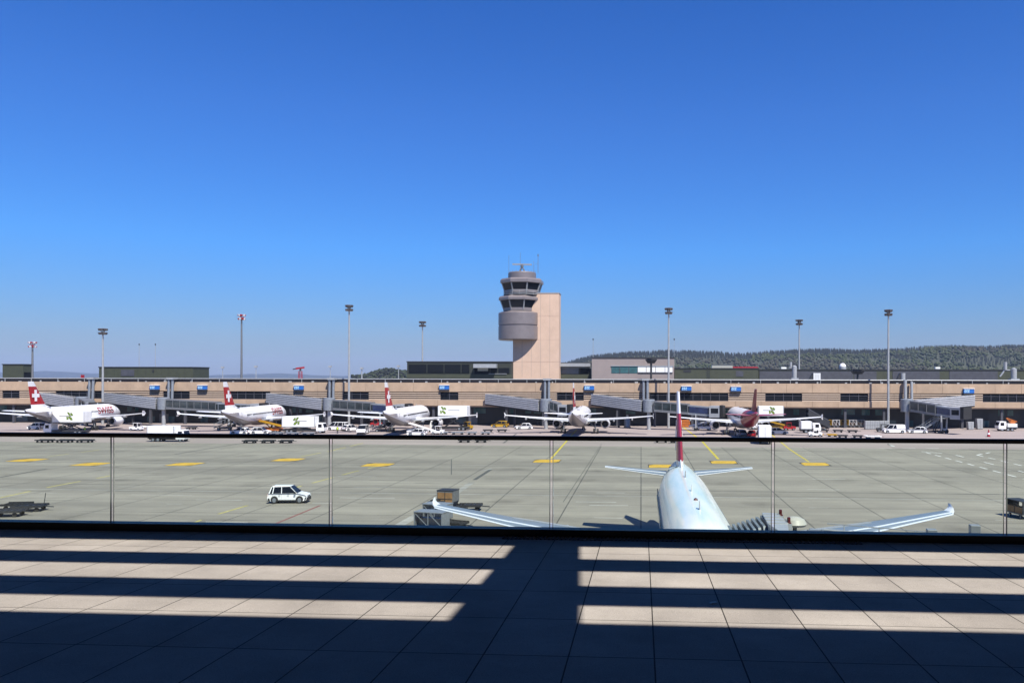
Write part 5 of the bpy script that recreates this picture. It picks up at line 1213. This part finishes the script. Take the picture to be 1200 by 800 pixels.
m.loft([[P2(4.2,39.6+y,z) for y,z in((-1.6,3.),(-1.6,4.9),(-1.2,5.3),(1.2,5.3),(1.6,4.9),(1.6,3.))],[P2(6.4,40.3+y,z) for y,z in((-1.6,3.),(-1.6,5.45),(-1.2,5.85),(1.2,5.85),(1.6,5.45),(1.6,3.))]]); m.build('bellows_liner',DRK,t)
q=[(5.98,38.6),(6.26,36.1),(6.48,36.1),(6.9,38.8),(6.88,41.4),(6.15,41.6)]
m=MB(); m.loft([[P2(x,y,3.) for x,y in q],[P2(x,y,6.08) for x,y in q]]); m.build('cab',LGT,t)
cxm=sum(x for x,_ in q)/6; cym=sum(y for _,y in q)/6
m=MB(); m.loft([[P2(cxm+(x-cxm)*1.05,cym+(y-cym)*1.02,z) for x,y in q] for z in(6.082,6.16)])
for yy,x0_,x1_ in((41.0,6.12,6.9),(40.2,6.06,6.92),(39.4,6.0,6.92),(38.6,5.98,6.9)): m.bar(P2(x0_,yy,6.175),P2(x1_,yy,6.175),.06,.04)
cr=m.build('cab_roof',LGT,t)
for (x,y) in ((6.98,41.2),(7.0,39.0)):
    m=MB(); m.box(x-bx-.14,x-bx+.14,y-by-.14,y-by+.14,5.0,6.1); m.build('beacon_stand',LGT,cr)
    m=MB(); m.lathe([(.13,6.1),(.13,6.14),(.085,6.16),(.085,6.36),(.05,6.40)],P2(x,y,0),n=14); m.build('beacon',BEAC,cr,smooth=True)
m=MB(); m.lathe([(.1,5.3),(.1,5.62),(.5,5.64),(.56,5.74),(.45,5.96),(.2,6.06),(.02,6.08)],P2(7.36,39.4,.28),n=24); m.build('dome_light',CRE,t,smooth=True)
m=MB(); m.box(6.9-bx,7.9-bx,36.6-by,38.6-by,3.2,5.5); m.box(7.0-bx,7.75-bx,36.8-by,38.2-by,5.502,5.66); m.build('roof_housing',LGT,t,bevel=.03)
m=MB(); m.box(7.92-bx,8.7-bx,37.6-by,39.4-by,3.2,5.75); m.bar(P2(8.0,38.0,5.8),P2(8.6,39.2,5.8),.05,.05); m.build('roof_locker',STL,t,bevel=.03)
m=MB(); a=Vector(P2(8.6,39.3,3.0)); b=Vector(P2(17.5,35.4,3.)); d=(b-a).normalized(); n=Vector((-d.y,d.x,0)).normalized()*1.45
m.loft([[tuple(p-n),tuple(p+n),tuple(p+n+Vector((0,0,2.55))),tuple(p-n+Vector((0,0,2.55)))] for p in(a,b)]); tn=m.build('tunnel',GALV,t)
m=MB()
for i in range(9):
    p=a+(b-a)*i/8+Vector((0,0,2.57)); m.bar(tuple(p-n),tuple(p+n),.12,.06)
for s_ in(-1,1): m.bar(tuple(a+n*s_*.9+Vector((0,0,2.85))),tuple(b+n*s_*.9+Vector((0,0,2.85))),.045,.045)
for i in range(6):
    p=a+(b-a)*(i+.5)/6+n*.9+Vector((0,0,2.55)); m.bar(tuple(p),tuple(p+Vector((0,0,.3))),.045,.045)
m.tube(tuple(a+n*.4+Vector((0,0,2.66))),tuple(b+n*.4+Vector((0,0,2.66))),.06,n=8); m.build('roof_rail',LGT,tn)
m=MB()
for s_ in(-1,1): m.bar(P2(7.2+s_*.9,38.4,0),P2(7.2+s_*.8,38.4,3.1),.3,.3)
m.bar(P2(17.3,35.5,0),P2(17.3,35.5,3.),.9,.9); m.build('support_leg',STL,t)
for u,v,h,lab in((1092,619.5,.34,'grey box lamp at the foot of the glass balustrade, left one'),(1142.5,614.5,.42,'grey box lamp with side arm at the foot of the balustrade, right one')):
    Y=30.; X=xat(u,Y); z=zat(u,v,Y); t=thing('box_lamp',lab,'lamp',(X,Y,0),A(-6),'grey box lamps below the terrace')
    m=MB(); m.box(-.17,.17,-.15,.15,z-h,z); m.build('housing',GALV,t,bevel=.02); m=MB(); m.tube((0,0,0),(0,0,z-h),.05,n=8); m.build('post',STL,t); m=MB(); m.box(-.14,.14,.151,.16,z-h+.05,z-.05); m.build('lens',HEAD_L,t)
    m=MB(); m.bar((.1,0,z-h-.03),(.32,0,z-h-.03),.04,.04); m.build('arm',STL,t)
